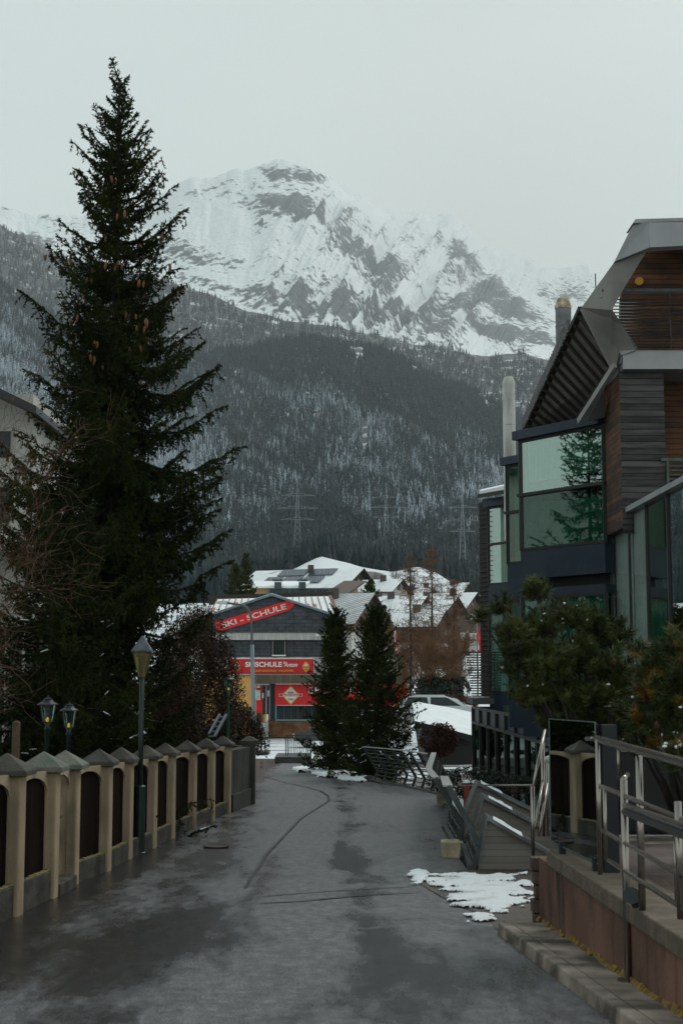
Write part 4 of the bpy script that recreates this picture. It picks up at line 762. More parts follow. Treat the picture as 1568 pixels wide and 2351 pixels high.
def poly_wall(name, pts, mat, y0, th, parent, bevel=0):
    m = MB(); m.slab([Vector((sx(a, y0), y0, sz(b, y0))) for a, b in pts], (0, th, 0)); return m.build(name, mat, parent)
gable = poly_wall('gable_wall', [(458, 1452), (788, 1452), (788, 1423), (622.8, 1371), (458, 1420)], SHING, YS-.6, 8, root)
poly_wall('fascia_band', [(462, 1469), (786, 1469), (786, 1452.5), (462, 1452.5)], CREAM, YS-.5, 8, root)
poly_wall('middle_wall', [(466, 1508), (750, 1508), (750, 1469.5), (466, 1469.5)], SHING, YS-.05, D, root)
poly_wall('brick_band', [(466, 1551), (750, 1551), (750, 1508.5), (466, 1508.5)], WBRICK, YS-.12, D, root)
poly_wall('side_wing_wall', [(750.5, 1690), (943, 1690), (943, 1510), (750.5, 1510)], WBRICK, YS+.2, 10, root)
for a, b in (((452, 1424), (622.8, 1368)), ((622.8, 1368), (794, 1424))):
    m = MB(); A = Vector((sx(a[0], YS-.9), YS-.9, sz(a[1], YS-.9))); B = Vector((sx(b[0], YS-.9), YS-.9, sz(b[1], YS-.9))); m.slab([A, B, B+Vector((0, 0, .16)), A+Vector((0, 0, .16))], (0, D, 0)); r_ = m.build('roof', ZINC, root)
    m = MB(); m.slab([A+Vector((0, .35, .163)), B+Vector((0, .35, .163)), B+Vector((0, .35, .22)), A+Vector((0, .35, .22))], (0, D-.6, 0)); m.build('roof_snow', SNOW, r_)
# ground floor
def box(name, x0, x1, y0, y1, px, mat, parent, lab=None):
    m = MB(); m.box(sx(px[0], y0), sx(px[1], y0), y0, y1, sz(px[3], y0), sz(px[2], y0)); o = m.build(name, mat, parent)
    if lab: o['label'] = lab
    return o
box('orange_wall', 0, 0, YS, YS+D, (466, 590, 1552, 1692), ORANGE, root)
box('red_door_surround', 0, 0, YS-.06, YS-.005, (589.5, 603, 1573, 1636), REDB, root)
DGL = M('dark_glass', (.012, .022, .024), .12, 0, ior=1.4)
door = box('door', 0, 0, YS-.1, YS, (603.5, 617, 1573, 1640), M('door_dark_red', (.035, .012, .010), .3), root)
box('door_frame', 0, 0, YS-.14, YS-.105, (611, 613.2, 1573, 1640), M('alu_grey', (.35, .36, .38), .4, .5), door)
box('door_lintel', 0, 0, YS-.14, YS-.105, (590, 619, 1570, 1572.5), WHT, root)
for a, b, c, d_ in ((602.5, 606, 1591, 1603), (615, 618.5, 1585, 1599), (590.5, 598, 1574, 1579)): box('notice', 0, 0, YS-.16, YS-.145, (a, b, c, d_), WHT, door)
box('entrance_recess_wall', 0, 0, YS+1.2, YS+1.4, (617, 632, 1565, 1692), DARKM, root)
box('steel_post', 0, 0, YS-.5, YS-.3, (618.5, 621.5, 1571, 1652), M('grey_post', (.16, .17, .17), .5, .3), root)
box('plinth', 0, 0, YS-.02, YS+1, (620, 750, 1653, 1692), M('brown_base', (.16, .075, .035), .85, var=.5, scale=1.6), root)
box('step', 0, 0, YS-1.6, YS-.02, (592, 616, 1660, 1692), CREAM, root)
win = box('shop_window', 0, 0, YS-.02, YS+.05, (633, 750, 1620, 1652), DGL, root)
box('window_frame', 0, 0, YS-.12, YS-.03, (633, 750, 1651.5, 1655), M('teal_frame', (.12, .24, .26), .5), win)
box('window_frame', 0, 0, YS-.12, YS-.03, (633, 636, 1619, 1651.3), M('teal_frame2', (.10, .28, .33), .5), win)
for k in range(6): box('mullion', 0, 0, YS-.09, YS-.03, (652+k*16, 653.2+k*16, 1620, 1651.3), M('mull', (.05, .07, .075), .5), win)
box('counter_shelf', 0, 0, YS+.06, YS+.5, (640, 740, 1628, 1631), ZINC, win)
box('pillar', 0, 0, YS-.05, YS+1, (621.8, 632.5, 1571, 1655), DARKM, root)
m = MB(); y0 = YS-1.2; a = Vector((sx(584, y0), y0, sz(1570, y0))); b = Vector((sx(945, y0), y0, sz(1570, y0))); h = sz(1549, y0)-sz(1570, y0)
m.hexa([a, b, b+Vector((0, 1.05, 0)), a+Vector((0, 1.05, 0)), a+Vector((0, .35, h)), b+Vector((0, .35, h)), b+Vector((0, 1.05, h)), a+Vector((0, 1.05, h))]); m.build('awning', AWN, root)
uw = box('upper_window', 0, 0, YS-.10, YS-.055, (718-718+714*0+622.4, 658, 1469.6, 1508), M('brown_window_frame', (.05, .032, .022), .6), root)
box('pane', 0, 0, YS-.14, YS-.105, (627.5, 653, 1472, 1502), DGL, uw)
for a, b in ((625.8, 627.3), (653.2, 654.7)): box('side_frame', 0, 0, YS-.17, YS-.105, (a, b, 1471, 1504), M('pale_fr', (.24, .22, .19), .6), uw)
box('sill', 0, 0, YS-.24, YS-.105, (624.5, 656.5, 1503.5, 1506.5), WHT, uw)
for px in (516, 729):
    m = MB(); m.box(sx(px-3.4), sx(px+3.4), YS-.95, YS-.52, sz(1461.5), sz(1456)); m.build('floodlight', WHT, root)
# red ski board
ys = YS-.72
A = Vector((sx(496, ys), ys, sz(1440, ys))); Bp = Vector((sx(679, ys), ys, sz(1385, ys))); d = (Bp-A); Ln = d.length; ang = math.atan2(d.z, d.x); n = Vector((-math.sin(ang), 0, math.cos(ang))); u = d.normalized(); hw = .36
pts = [A+n*hw*1.0-u*.05, A-n*hw]; pts = [A+n*hw, A-n*hw, A-n*hw+u*(Ln-.95)]
for k in range(1, 8): t = k/8; pts.append(A+u*(Ln-.95+.95*t)+n*(-hw*(1-t**2.2)+.10*t*hw))
pts.append(Bp+n*.12*hw)
for k in range(7, 0, -1): t = k/8; pts.append(A+u*(Ln-.95+.95*t)+n*(hw*(1-t**2.6)+.10*t*hw))
pts.append(A+n*hw+u*(Ln-.95))
sk = thing('ski_sign', 'slanted red ski-shaped board lettered SKI - SCHULE across the gable', 'sign', A)
m = MB(); m.slab(pts, (0, .1, 0)); m.build('board', REDB, sk)
cx = A+u*(Ln*.475)-Vector((0, .01, 0)); tl = Ln*.80
text_mesh('lettering', 'SKI - SCHULE', cx.x-tl/2, cx.x+tl/2, cx.z-.20, cx.z+.20, ys-.002, M('faded_white', (.60, .56, .53), .6, var=.2, scale=4), sk, bold=.022, rot=ang)
def diamond(cxp, czp, rx, rz, y, parent, big=False):
    X0, Z0 = sx(cxp, y), sz(czp, y)
    def dm(name, k, off, mat, par): m = MB(); m.slab([Vector((X0-rx*k, y-off, Z0)), Vector((X0, y-off, Z0-rz*k)), Vector((X0+rx*k, y-off, Z0)), Vector((X0, y-off, Z0+rz*k))], (0, .01, 0)); return m.build(name, mat, par)
    e = dm('emblem', 1, .014, YEL, parent); dm('emblem_field', .84, .028, WHT if big else YEL, e)
    m = MB(); zz = Z0+rz*.08
    m.slab([Vector((X0-rx*.34, y-.042, zz)), Vector((X0+rx*.34, y-.042, zz)), Vector((X0+rx*.18, y-.042, zz+rz*.26)), Vector((X0+.0, y-.042, zz+rz*.52)), Vector((X0-rx*.14, y-.042, zz+rz*.34))], (0, .01, 0)); m.build('peak', M('emb_peak', (.6, .6, .58), .5) if big else WHT, e)
    bh = rz*.15; m = MB(); w_ = rx*(1.28 if big else 1.1); m.box(X0-w_, X0+w_, y-.058, y-.046, Z0-bh, Z0+bh); m.build('ribbon_edge', WHT if big else DRED, e)
    m = MB(); m.box(X0-w_+.03, X0+w_-.03, y-.066, y-.0585, Z0-bh+.025, Z0+bh-.025); m.build('ribbon', RED, e)
    text_mesh('emblem_lettering', 'SKISCHULE', X0-w_*.72, X0+w_*.72, Z0-bh*.52, Z0+bh*.52, y-.068, WHT, e, bold=.02, thick=.006)
    text_mesh('emblem_script', 'Anton', X0-rx*.3, X0+rx*.3, Z0-rz*.55, Z0-rz*.28, y-.042, DRED, e, bold=.012, shear=.35, thick=.006)
    if big:
        m = MB(); m.box(X0-rx*.34, X0+rx*.34, y-.066, y-.046, Z0+rz*.20, Z0+rz*.30); m.build('emblem_bar', DRED, e)
ys = YS-.30
s1 = thing('shop_sign', 'long red sign board reading SKISCHULE st. Anton above the awning', 'sign', (sx(623), ys, sz(1546)))
m = MB(); m.box(sx(525, ys), sx(722, ys), ys+.005, ys+.15, sz(1549, ys), sz(1511, ys)); m.build('white_edge', WHT, s1)
m = MB(); m.box(sx(526.2, ys), sx(720.6, ys), ys-.02, ys+.004, sz(1547.6, ys), sz(1513, ys)); m.build('board', RED, s1)
text_mesh('lettering', 'SKISCHULE', sx(563.5, ys), sx(647.5, ys), sz(1531.3, ys), sz(1519.5, ys), ys-.022, WHT, s1, bold=.03)
text_mesh('lettering', 'st.', sx(651, ys), sx(658.5, ys), sz(1524.5, ys), sz(1518, ys), ys-.022, WHT, s1, bold=.02)
text_mesh('lettering', 'Anton', sx(652, ys), sx(683.5, ys), sz(1531, ys), sz(1521, ys), ys-.022, WHT, s1, bold=.02, shear=.3)
text_mesh('small_lettering', 'TIROLER SKISCHULE  H.KLIMMER', sx(574, ys), sx(674, ys), sz(1542.5, ys), sz(1537.5, ys), ys-.022, YEL, s1, bold=.012)
diamond(543.6, 1531, .33, .40, ys-.02, s1); diamond(702.6, 1531, .33, .40, ys-.02, s1)
ys = YS-.35
s2 = thing('shop_sign', 'big bright red panel with white diamond emblem under the awning, half hidden by the spruces', 'sign', (sx(700), ys, sz(1620)))
m = MB(); m.box(sx(632, ys), sx(935, ys), ys, ys+.2, sz(1619, ys), sz(1571, ys)); m.build('board', REDB, s2)
text_mesh('lettering', 'SKISCHULE', sx(708, ys), sx(860, ys), sz(1593, ys), sz(1577, ys), ys-.012, WHT, s2, bold=.02)
diamond(668, 1596, .66, .68, ys-.0, s2, True)
for px, py in ((843, 1570), (796, 1571), (903, 1570), (812, 1590)):
    pass
m = MB(); a = (588, 1586); m.box(sx(585, YS-.4), sx(598.5, YS-.4), YS-.4, YS-.3, sz(1607), sz(1584)); o = m.build('notice_board', M('pale_map', (.42, .50, .46), .5, var=.3, scale=6)); tag(o, 'pale green notice case by the red door of the ski school', 'notice board')
# street light with curved arm
YL = 84; root = thing('street_light', 'tall thin curved-arm street light before the ski school gable', 'street light', at(584.5, 1660, YL))
GPOLE = M('grey_blue_pole', (.16, .20, .23), .5, .3)
m = MB(); m.tube([at(584.5, 1668, YL), at(582, 1600, YL), at(579, 1480, YL)], .12, 10); m.build('lower_pole', GPOLE, root, smooth=True)
m = MB(); m.tube([at(579, 1482, YL), at(577.5, 1440, YL), at(576.5, 1418, YL), at(573, 1404, YL), at(566, 1394, YL), at(556, 1389, YL), at(540, 1387, YL), at(520, 1384, YL)], .065, 8); m.build('arm', M('pole_dark', (.07, .07, .065), .5), root, smooth=True)
m = MB(); m.tube([at(522, 1384, YL), at(518, 1383.5, YL), at(508, 1383, YL), at(498, 1384, YL)], .14, 10, r1=.09); m.build('lamp_head', M('pale_head', (.45, .50, .50), .4), root, smooth=True)
# ============================================================ VILLAGE
ROOFD = M('dark_roof_edge', (.035, .028, .024), .8); WOODD = board_mat('dark_timber', (.035, .020, .013), (.070, .038, .022), .3, gap=.12, stretch=(.5, .5, 6))
WOODR = board_mat('brown_timber', (.075, .035, .020), (.12, .060, .034), .35, axis='x', gap=.12, stretch=(6, 6, .5))
RSNOW = attr_mat('roof_snow_thin', 'cover', (.06, .045, .04), (.66, .70, .72), (.10, .065, .05), (.74, .77, .79), nscale=.5, namt=1.0, rough=.7, lo=.40, hi=.5, vec=(.6, 1.5, 1.5))
RTILE = board_mat('snowy_tiles', (.45, .47, .49), (.62, .65, .67), .34, axis='y', gap=.35, dark=.42, stretch=(1, 1, 1))
WIN = M('house_window', (.03, .033, .035), .2, 0, ior=1.7)
def chalet(label, px, py_ridge, Y, L_, W, wallh, pitch, rot, wallmat, gablemat, roofmat=None, cover=.75, over=.8, floors=2, balc=False, name='chalet', group=None, ridge_end='right', nwin=4, cat='house'):
    "px, py_ridge: where the right end of the ridge is seen; rot turns the ridge off the picture plane"
    e = at(px, py_ridge, Y); c, s = math.cos(rot), math.sin(rot)
    def W_(x, y, z): return Vector((e.x+x*c-y*s, e.y+x*s+y*c, z))      # x along ridge (0 at the right gable, negative to the left), y away
    rise = math.tan(pitch)*W/2; ze = e.z-rise; zb = ze-wallh
    root = thing(name, label, cat, W_(-L_/2, 0, zb), group)
    m = MB(); p = [W_(0, -W/2, zb-3), W_(0, W/2, zb-3), W_(-L_, W/2, zb-3), W_(-L_, -W/2, zb-3)]; q = [v+Vector((0, 0, wallh*.55+3)) for v in p]; m.hexa(p[::-1][0:0]+[p[3], p[0], p[1], p[2], q[3], q[0], q[1], q[2]]); m.build('lower_wall', wallmat, root)
    m = MB(); p = [W_(.0, -W/2, zb+wallh*.55+.004), W_(0, W/2, zb+wallh*.55+.004), W_(0, W/2, ze), W_(0, 0, e.z-.05), W_(0, -W/2, ze)]; m.slab(p, W_(-L_, 0, 0)-W_(0, 0, 0)); m.build('upper_wall', gablemat, root)
    for sg in (-1, 1):
        o = over; k = math.tan(pitch)*o; A = W_(o, sg*(W/2+o), ze-k); B = W_(o, 0, e.z); Cc = W_(-L_-o, 0, e.z); Dd = W_(-L_-o, sg*(W/2+o), ze-k)
        m = MB(); m.slab([A, B, Cc, Dd], (0, 0, .18)); rf = m.build('roof', ROOFD, root)
        nx_, ny_ = 26, 10; V = []; F = []; cv = []; up = Vector((0, 0, .19))
        for i in range(nx_+1):
            for j in range(ny_+1): V.append(A.lerp(B, j/ny_).lerp(Dd.lerp(Cc, j/ny_), i/nx_)+up+Vector((0, 0, .08)) if 0 < i < nx_ and 0 < j < ny_ else A.lerp(B, j/ny_).lerp(Dd.lerp(Cc, j/ny_), i/nx_)+up); cv.append(cover)
        F = [(i*(ny_+1)+j, (i+1)*(ny_+1)+j, (i+1)*(ny_+1)+j+1, i*(ny_+1)+j+1) for i in range(nx_) for j in range(ny_)]
        me = np_mesh('snow_cover', np.array([tuple(v) for v in V]), np.array(F), 4); set_attr(me, 'cover', cv); link('snow_cover', me, roofmat or RSNOW, rf)
    # windows on the front side and the gable
    for fl in range(floors):
        zc_ = zb+wallh*(fl+.55)/floors
        for k in range(nwin):
            xx = -L_*(k+.6)/nwin; m = MB(); P_ = W_(xx, -W/2-.03, zc_); m.bar(W_(xx-.5, -W/2-.03, zc_), W_(xx+.5, -W/2-.03, zc_), .12, 1.1); w_ = m.build('window', WIN, root)
        for yy in (-.28, .05, .33):
            m = MB(); m.bar(W_(.03, yy*W-.45, zc_), W_(.03, yy*W+.45, zc_), .12, 1.1); m.build('window', WIN, root)
    m = MB(); m.bar(W_(.03, -.5, e.z-rise*.6), W_(.03, .5, e.z-rise*.6), .12, 1.0); m.build('window', WIN, root)
    if balc:
        for fl in range(floors):
            zc_ = zb+wallh*(fl+.62)/floors; m = MB(); m.slab([W_(.0, -W/2+.3, zc_-1), W_(1.1, -W/2+.3, zc_-1), W_(1.1, W/2-.3, zc_-1), W_(0, W/2-.3, zc_-1)], (0, 0, .14)); b_ = m.build('balcony', gablemat, root)
            m = MB(); m.slab([W_(1.05, -W/2+.3, zc_-.85), W_(1.12, -W/2+.3, zc_-.85), W_(1.12, W/2-.3, zc_-.85), W_(1.05, W/2-.3, zc_-.85)], (0, 0, .85)); m.build('balustrade', balc, b_)
    m = MB(); cpt = W_(-L_*.45, -W*.08, e.z-.6); m.box(cpt.x-.45, cpt.x+.45, cpt.y-.45, cpt.y+.45, cpt.z-.3, e.z+.75); m.build('chimney', M('chim', (.08, .07, .065), .9), root)
    return root, W_, e, ze, rise
TAN = M('tan_plaster', (.40, .28, .15), .85, var=.15); WHP = M('white_render', (.55, .54, .51), .85, var=.12, scale=.5); BRNP = M('brown_render', (.13, .085, .06), .85, var=.3, scale=.5)
r1, W1, e1_, ze1, rise1 = chalet('large snow-streaked chalet with dark solar panels on its broad roof, highest on the village edge', 822, 1307, 205, 16.0, 15, 2.2, R(24), R(-22), TAN, WOODD, cover=.60, nwin=5, over=1.0)
PAN = brick_mat('solar_glass', (.035, .048, .075), (.045, .058, .085), (.12, .13, .14), .8, 5, rough=.2, mort=.03)
sp = math.tan(R(24))
for i, (xa, xb, ya, yb) in enumerate(((-12.0, -7.6, -3.0, -.6), (-7.0, -3.0, -3.0, -.6), (-13.2, -10.6, -5.9, -3.5), (-10.2, -7.3, -5.9, -3.5), (-6.9, -3.9, -5.9, -3.5))):
    m = MB(); P_ = [W1(x, y, e1_.z+y*sp+.38) for x, y in ((xa, ya), (xb, ya), (xb, yb), (xa, yb))]; m.slab(P_, (0, 0, .1)); o = m.build('solar_panel', PAN, r1)
LTK_ = M('grey_twigs', (.07, .055, .045), .9)
# lower terrace wing of the large chalet
root = thing('chalet_annex', 'low flat-roofed teal glazed annex with two chimneys below the solar panels', 'building', at(660, 1372, 190))
TEAL = M('teal_cladding', (.045, .075, .085), .5, var=.3, scale=.6)
Y = 192
m = MB(); a, b = at(618, 1372, Y), at(762, 1350, Y); m.box(a.x, b.x, Y, Y+4, a.z-2, b.z); m.build('wall', TEAL, root)
m = MB(); a, b = at(574, 1347, Y), at(690, 1337, Y); m.slab([at(574, 1350, Y), at(700, 1350, Y), at(712, 1338, Y+4), at(586, 1338, Y+4)], (0, 0, .25)); m.build('snow_roof', SNOWF, root)
m = MB(); m.slab([at(742, 1368, Y-1), at(800, 1366, Y-1), at(838, 1338, Y+5), at(790, 1338, Y+5)], (0, 0, .3)); 
V = [at(742, 1364, Y-1), at(798, 1362, Y-1), at(762+76, 1341, Y+5), at(795, 1338, Y+5)]; m.build('side_roof', RSNOW, root)
m = MB(); a, b = at(798, 1385, Y+2), at(822, 1352, Y+2); m.box(a.x, b.x, Y+2, Y+6, a.z, b.z); m.build('tan_wall', TAN, root)
for px in (638, 694):
    m = MB(); a, b = at(px-8, 1352, Y-.5), at(px+8, 1336, Y-.5); m.box(a.x, b.x, Y-.5, Y+.6, a.z, b.z); m.box(a.x-.25, b.x+.25, Y-.75, Y+.85, b.z+.15, b.z+.35); m.build('chimney', TEAL, root)
for k in range(9):
    m = MB(); a, b = at(622+k*15, 1367, Y-.1), at(633+k*15, 1353, Y-.1); m.box(a.x, b.x, Y-.12, Y-.01, a.z, b.z); m.build('window', DGL, root)
m = MB(); a = at(574, 1383, Y+1); b = at(618, 1350, Y+1); m.box(a.x, b.x, Y+1, Y+5, a.z, b.z); m.build('end_wall', TAN, root)
# long sheet-metal roof right behind the ski school
root = thing('long_shed', 'long low building with snow-covered sheet roof and rusty seams right behind the ski school gable', 'building', at(640, 1430, 135))
m = MB(); m.slab([at(470, 1436, 126), at(777, 1420, 126), at(758, 1373, 142), at(500, 1380, 142)], (0, 0, .2)); rf = m.build('roof', SNOWF, root)
rnd = random.Random(3)
for k in range(19):
    t = k/18; a = at(470, 1436, 126).lerp(at(777, 1420, 126), t); b = at(500, 1380, 142).lerp(at(758, 1373, 142), t); m = MB(); m.bar(a+Vector((0, 0, .26)), b+Vector((0, 0, .26)), .05 if k < 18 else .3, .1); m.build('seam', M('rust_seam', (.16, .07, .045), .8), rf)
    if rnd.random() < .6:
        s0 = rnd.uniform(.1, .5); p = a.lerp(b, s0); q = a.lerp(b, s0+rnd.uniform(.15, .5)); m = MB(); m.bar(p+Vector((.12, 0, .24)), q+Vector((.12, 0, .24)), rnd.uniform(.2, .5), .06); m.build('rust_streak', M('rust_pale', (.30, .17, .13), .8, var=.3), rf)
m = MB(); a, b = at(472, 1470, 128), at(775, 1424, 128); m.box(a.x, b.x, 128, 140, a.z, b.z-.3); m.build('wall', BRNP, root)
m = MB(); m.bar(at(480, 1378, 143), at(765, 1370, 143), .3, 1.0); m.build('parapet', ROOFD, root)
chalet('tile-roofed house with snow-dusted rows of tiles and brown timber gable right of the long shed', 848, 1365, 148, 8.5, 9, 2.2, R(34), R(-26), WHP, WOODR, roofmat=RTILE, floors=1, over=.7, nwin=2)
chalet('small white house with snow-patched roof beside a dark conifer left of the tall larches', 915, 1332, 200, 5.0, 6.5, 3.6, R(27), R(-26), WHP, WHP, cover=.72, floors=1, over=.8, nwin=2)
chalet('four-storey white hotel with dark timber gables behind the bare larches', 962, 1372, 176, 8.0, 7.5, 9.5, R(24), R(-20), WHP, WHP, cover=.70, floors=4, over=1.1, nwin=5, balc=WOODD, name='hotel', cat='hotel')
chalet('dark timber chalet between the two larches, brown and white above the thicket', 1035, 1372, 178, 7, 7, 8.5, R(26), R(-24), BRNP, WOODD, cover=.66, floors=3, over=1.0, nwin=4, balc=WOODD)
chalet('white balconied house at the right end of the village close to the louvred wall', 1083, 1363, 196, 6, 7, 8, R(30), R(-28), WHP, BRNP, cover=.78, floors=3, over=.9, nwin=3, balc=WHP)
chalet('small far house with a brown gable peeping over the snowy roofs', 1033, 1349, 235, 9, 9, 3, R(26), R(-10), BRNP, WOODD, cover=.6, floors=1, over=.8, nwin=3)
chalet('low house with a flat snowy roof above the white hotel', 905, 1371, 184, 4.5, 8, 4, R(14), R(-10), WHP, WOODD, cover=.8, floors=1, over=.8, nwin=2)
for px, py, Y, L_, W, rot, wm, gm, lab in ((985, 1352, 215, 6, 6, -26, BRNP, WOODD, 'small snowy-roofed timber chalet between the solar chalet and the far gable, higher on the slope'), (900, 1402, 162, 5, 6, -24, WHP, WHP, 'little white house with plain white gable in front of the hotel'), (1010, 1402, 160, 6, 6.5, -20, WHP, WOODD, 'squat white-walled chalet with timber gable deep in the bare thicket'), (1068, 1340, 240, 5, 6, -24, WHP, WOODD, 'farthest tiny chalet on the snowy hill at the right')):
    chalet(lab, px, py, Y, L_, W, 4.5, R(28), R(rot), wm, gm, cover=.68, floors=2, over=.8, nwin=3)
for i, (px, pyt, pyb, Y, lab) in enumerate(((860, 1310, 1372, 215, 'thin bare tree on the snow right of the solar chalet'), (905, 1296, 1350, 260, 'small bare tree on the brow of the snowy hill'), (1020, 1330, 1400, 205, 'grey bare tree between chalets near the tallest larch'), (1075, 1330, 1392, 200, 'grey bare tree beside the white balconied house'))):
    b = at(px, pyb, Y); bare_tree('bare_tree', lab, tuple(b), (at(px, pyt, Y).z-b.z)*1.05, 170+i, LTK_, spread=.42, depth=4, r0=.12, nch=3, first=.15, up=.5)
# village conifers
for px, pyt, pyb, Y, s, lab in ((850, 1336, 1385, 170, 61, 'small dark conifer standing against the timber gable under the solar roof'), (565, 1276, 1400, 175, 62, 'dark conifer left of the solar-panelled chalet'), (540, 1300, 1400, 168, 63, 'dark conifer hanging close to the right boughs of the tall spruce'), (878, 1396, 1470, 150, 64, 'dark conifer rising behind the broad street spruce')):
    b = at(px, pyb, Y); spruce('conifer', lab, tuple(b), at(px, pyt, Y).z-b.z, 1.8 if px < 600 else 1.5, s, NDM, nwh=10, space=.07, ndl=.30, wdt=.16, twig=.5, shape=.6, trunk_r=.15, density=.9, cat='conifer')
# banners
for px, py0, py1, wpx, Y, mt_, lab in ((905, 1448, 1497, 7, 140, 'w', 'narrow white and red banner flag beside the middle spruces'), (1097, 1447, 1496, 8, 140, 'r', 'plain red banner flag next to the louvred end wall')):
    a = at(px, py1+60, Y); root = thing('banner', lab, 'banner', (a.x, Y, a.z)); m = MB(); m.tube([(a.x, Y, a.z), at(px-3, py0-18, Y)], .06, 6); m.build('pole', GPOLE, root)
    w = wpx/FPX*Y; z0, z1 = at(px, py1, Y).z, at(px, py0, Y).z
    for k, mm in enumerate((WHT, REDB)):
        m = MB(); V = []
        for i in range(13):
            t = i/12; zz = z0+(z1-z0)*t
            for j in range(2): xx = a.x+(k+j)*w/2+.12*math.sin(t*7)*(1-t)+(1-t)*.2*w; V.append((xx, Y-.15+.1*math.sin(t*9+j), zz))
        F = [(2*i, 2*i+1, 2*i+3, 2*i+2) for i in range(12)]; m.add(V, F); m.build('flag', (REDB if mt_ == 'r' else mm), root)
# larches and thicket
LTW = M('larch_twigs', (.15, .078, .038), .85, var=.3, scale=1.5); LTK = M('larch_bark', (.060, .045, .038), .9)
def larch(px, pyt, pyb, Y, label, seed, Rm=1.9, tr=.12, bare=True):
    rng = np.random.default_rng(seed); b = at(px, pyb, Y); H = at(px, pyt, Y).z-b.z; root = thing('larch', label, 'larch', b, 'bare larches'); A = []; B = []; ra = []; rb = []; b = np.array(b); NA = []; NB = []
    for k in range(150):
        f = rng.uniform(.12, .99); an = rng.uniform(0, 6.28); L_ = Rm*(1-f)**.6*rng.uniform(.4, 1.15)+.12; p = b+np.array([0, 0, H*f]); d = np.array([math.cos(an), math.sin(an), .30*f-.02]); q = p
        for i in range(5):
            dd = d+np.array([0, 0, -.45*math.sin((i+1)/5*2.2)+(.5 if i > 2 else 0)])+rng.normal(0, .12, 3); q2 = q+dd*L_/5; A.append(q); B.append(q2); ra.append(.018*(1-i/6)); rb.append(.018*(1-(i+1)/6))
            for _ in range(3):
                dv = rng.normal(0, 1, 3); dv[2] -= .5; dv /= np.linalg.norm(dv); A.append(q2); B.append(q2+dv*rng.uniform(.1, .4)); ra.append(.012); rb.append(.008)
            q = q2
    V, F = tri_tubes(A, B, ra, rb); link('branches', np_mesh('branches', V, F, 4), LTW, root)
    m = MB(); m.tube([tuple(b), tuple(b+[0, 0, H*.5]), tuple(b+[0, 0, H])], tr, 8, r1=.03); m.build('trunk', LTK, root, smooth=True)
larch(943, 1268, 1612, 92, 'tall bare larch, leftmost of the three behind the middle spruces', 1, 2.2)
larch(993, 1258, 1612, 90, 'tallest bare larch with rusty tip in the middle of the three', 2, 2.3)
larch(1044, 1328, 1612, 95, 'shortest larch of the three, nearest the modern building', 3, 2.0)
for i, (px, pyt, Y, sp_, lab) in enumerate(((965, 1440, 94, .5, 'bare brown sapling thicket between the first and second larch'), (1015, 1430, 92, .5, 'dense brown bare tree just right of the tallest larch'), (1060, 1450, 93, .5, 'brown bare tree in front of the white balconied house'), (925, 1460, 96, .5, 'bare brown tree right beside the broad spruce'), (985, 1470, 88, .5, 'low orange-brown bare tree at the foot of the tallest larch'), (1040, 1475, 88, .5, 'low orange-brown bare tree at the foot of the shortest larch'), (905, 1395, 120, .5, 'pale-barked thin tree in front of the white hotel'))):
    b = at(px, 1612, Y); H = at(px, pyt, Y).z-b.z
    bare_tree('bare_tree', lab, tuple(b), H*1.05, 70+i, LTW, spread=.40, depth=4, r0=.09, nch=3, first=.1, up=.7, minr=.011)
for k in range(4):
    pass
m = MB(); pts = np.linspace(948, 1010, 14); root = thing('picket_fence', 'weathered picket fence below the bare larches', 'fence', at(980, 1625, 90))
for px in pts: a = at(px, 1622, 90); m.box(a.x-.09, a.x+.09, 90, 90.06, a.z-.5, a.z+.95+random.uniform(-.1, .1))
m.build('pickets', M('weathered', (.26, .25, .23), .9), root)
m = MB(); m.bar(at(946, 1612, 90.1), at(1012, 1612, 90.1), .1, .08); m.build('rail', M('weathered2', (.2, .18, .16), .9), root)
HEDG = M('dark_green_leaves', (.022, .034, .020), .6, scale=2, col2=(.010, .016, .010))
for px, w, lab in ((990, 1.3, 'dark green clipped hedge bush left of the pair under the larches'), (1035, 1.4, 'dark green hedge bush right of the pair under the larches')):
    c = at(px, 1604, 88); bush('hedge_bush', lab, tuple(c), w, 1, 1.5, 5000, int(px), HEDG, .16, .10, stems=8, cat='hedge')
for px, lab in ((1010, 'red-brown leafless hedge above the snowy car, left part'), (1055, 'red-brown leafless hedge beside the glass facade above the car bonnet')):
    c = at(px, 1648, 80); bush('beech_hedge', lab, tuple(c), 1.3, .8, 1.35, 9000, int(px), M('redbrown', (.10, .036, .018), .8, scale=2, col2=(.045, .018, .010)), .10, .05, stems=20, cat='hedge')
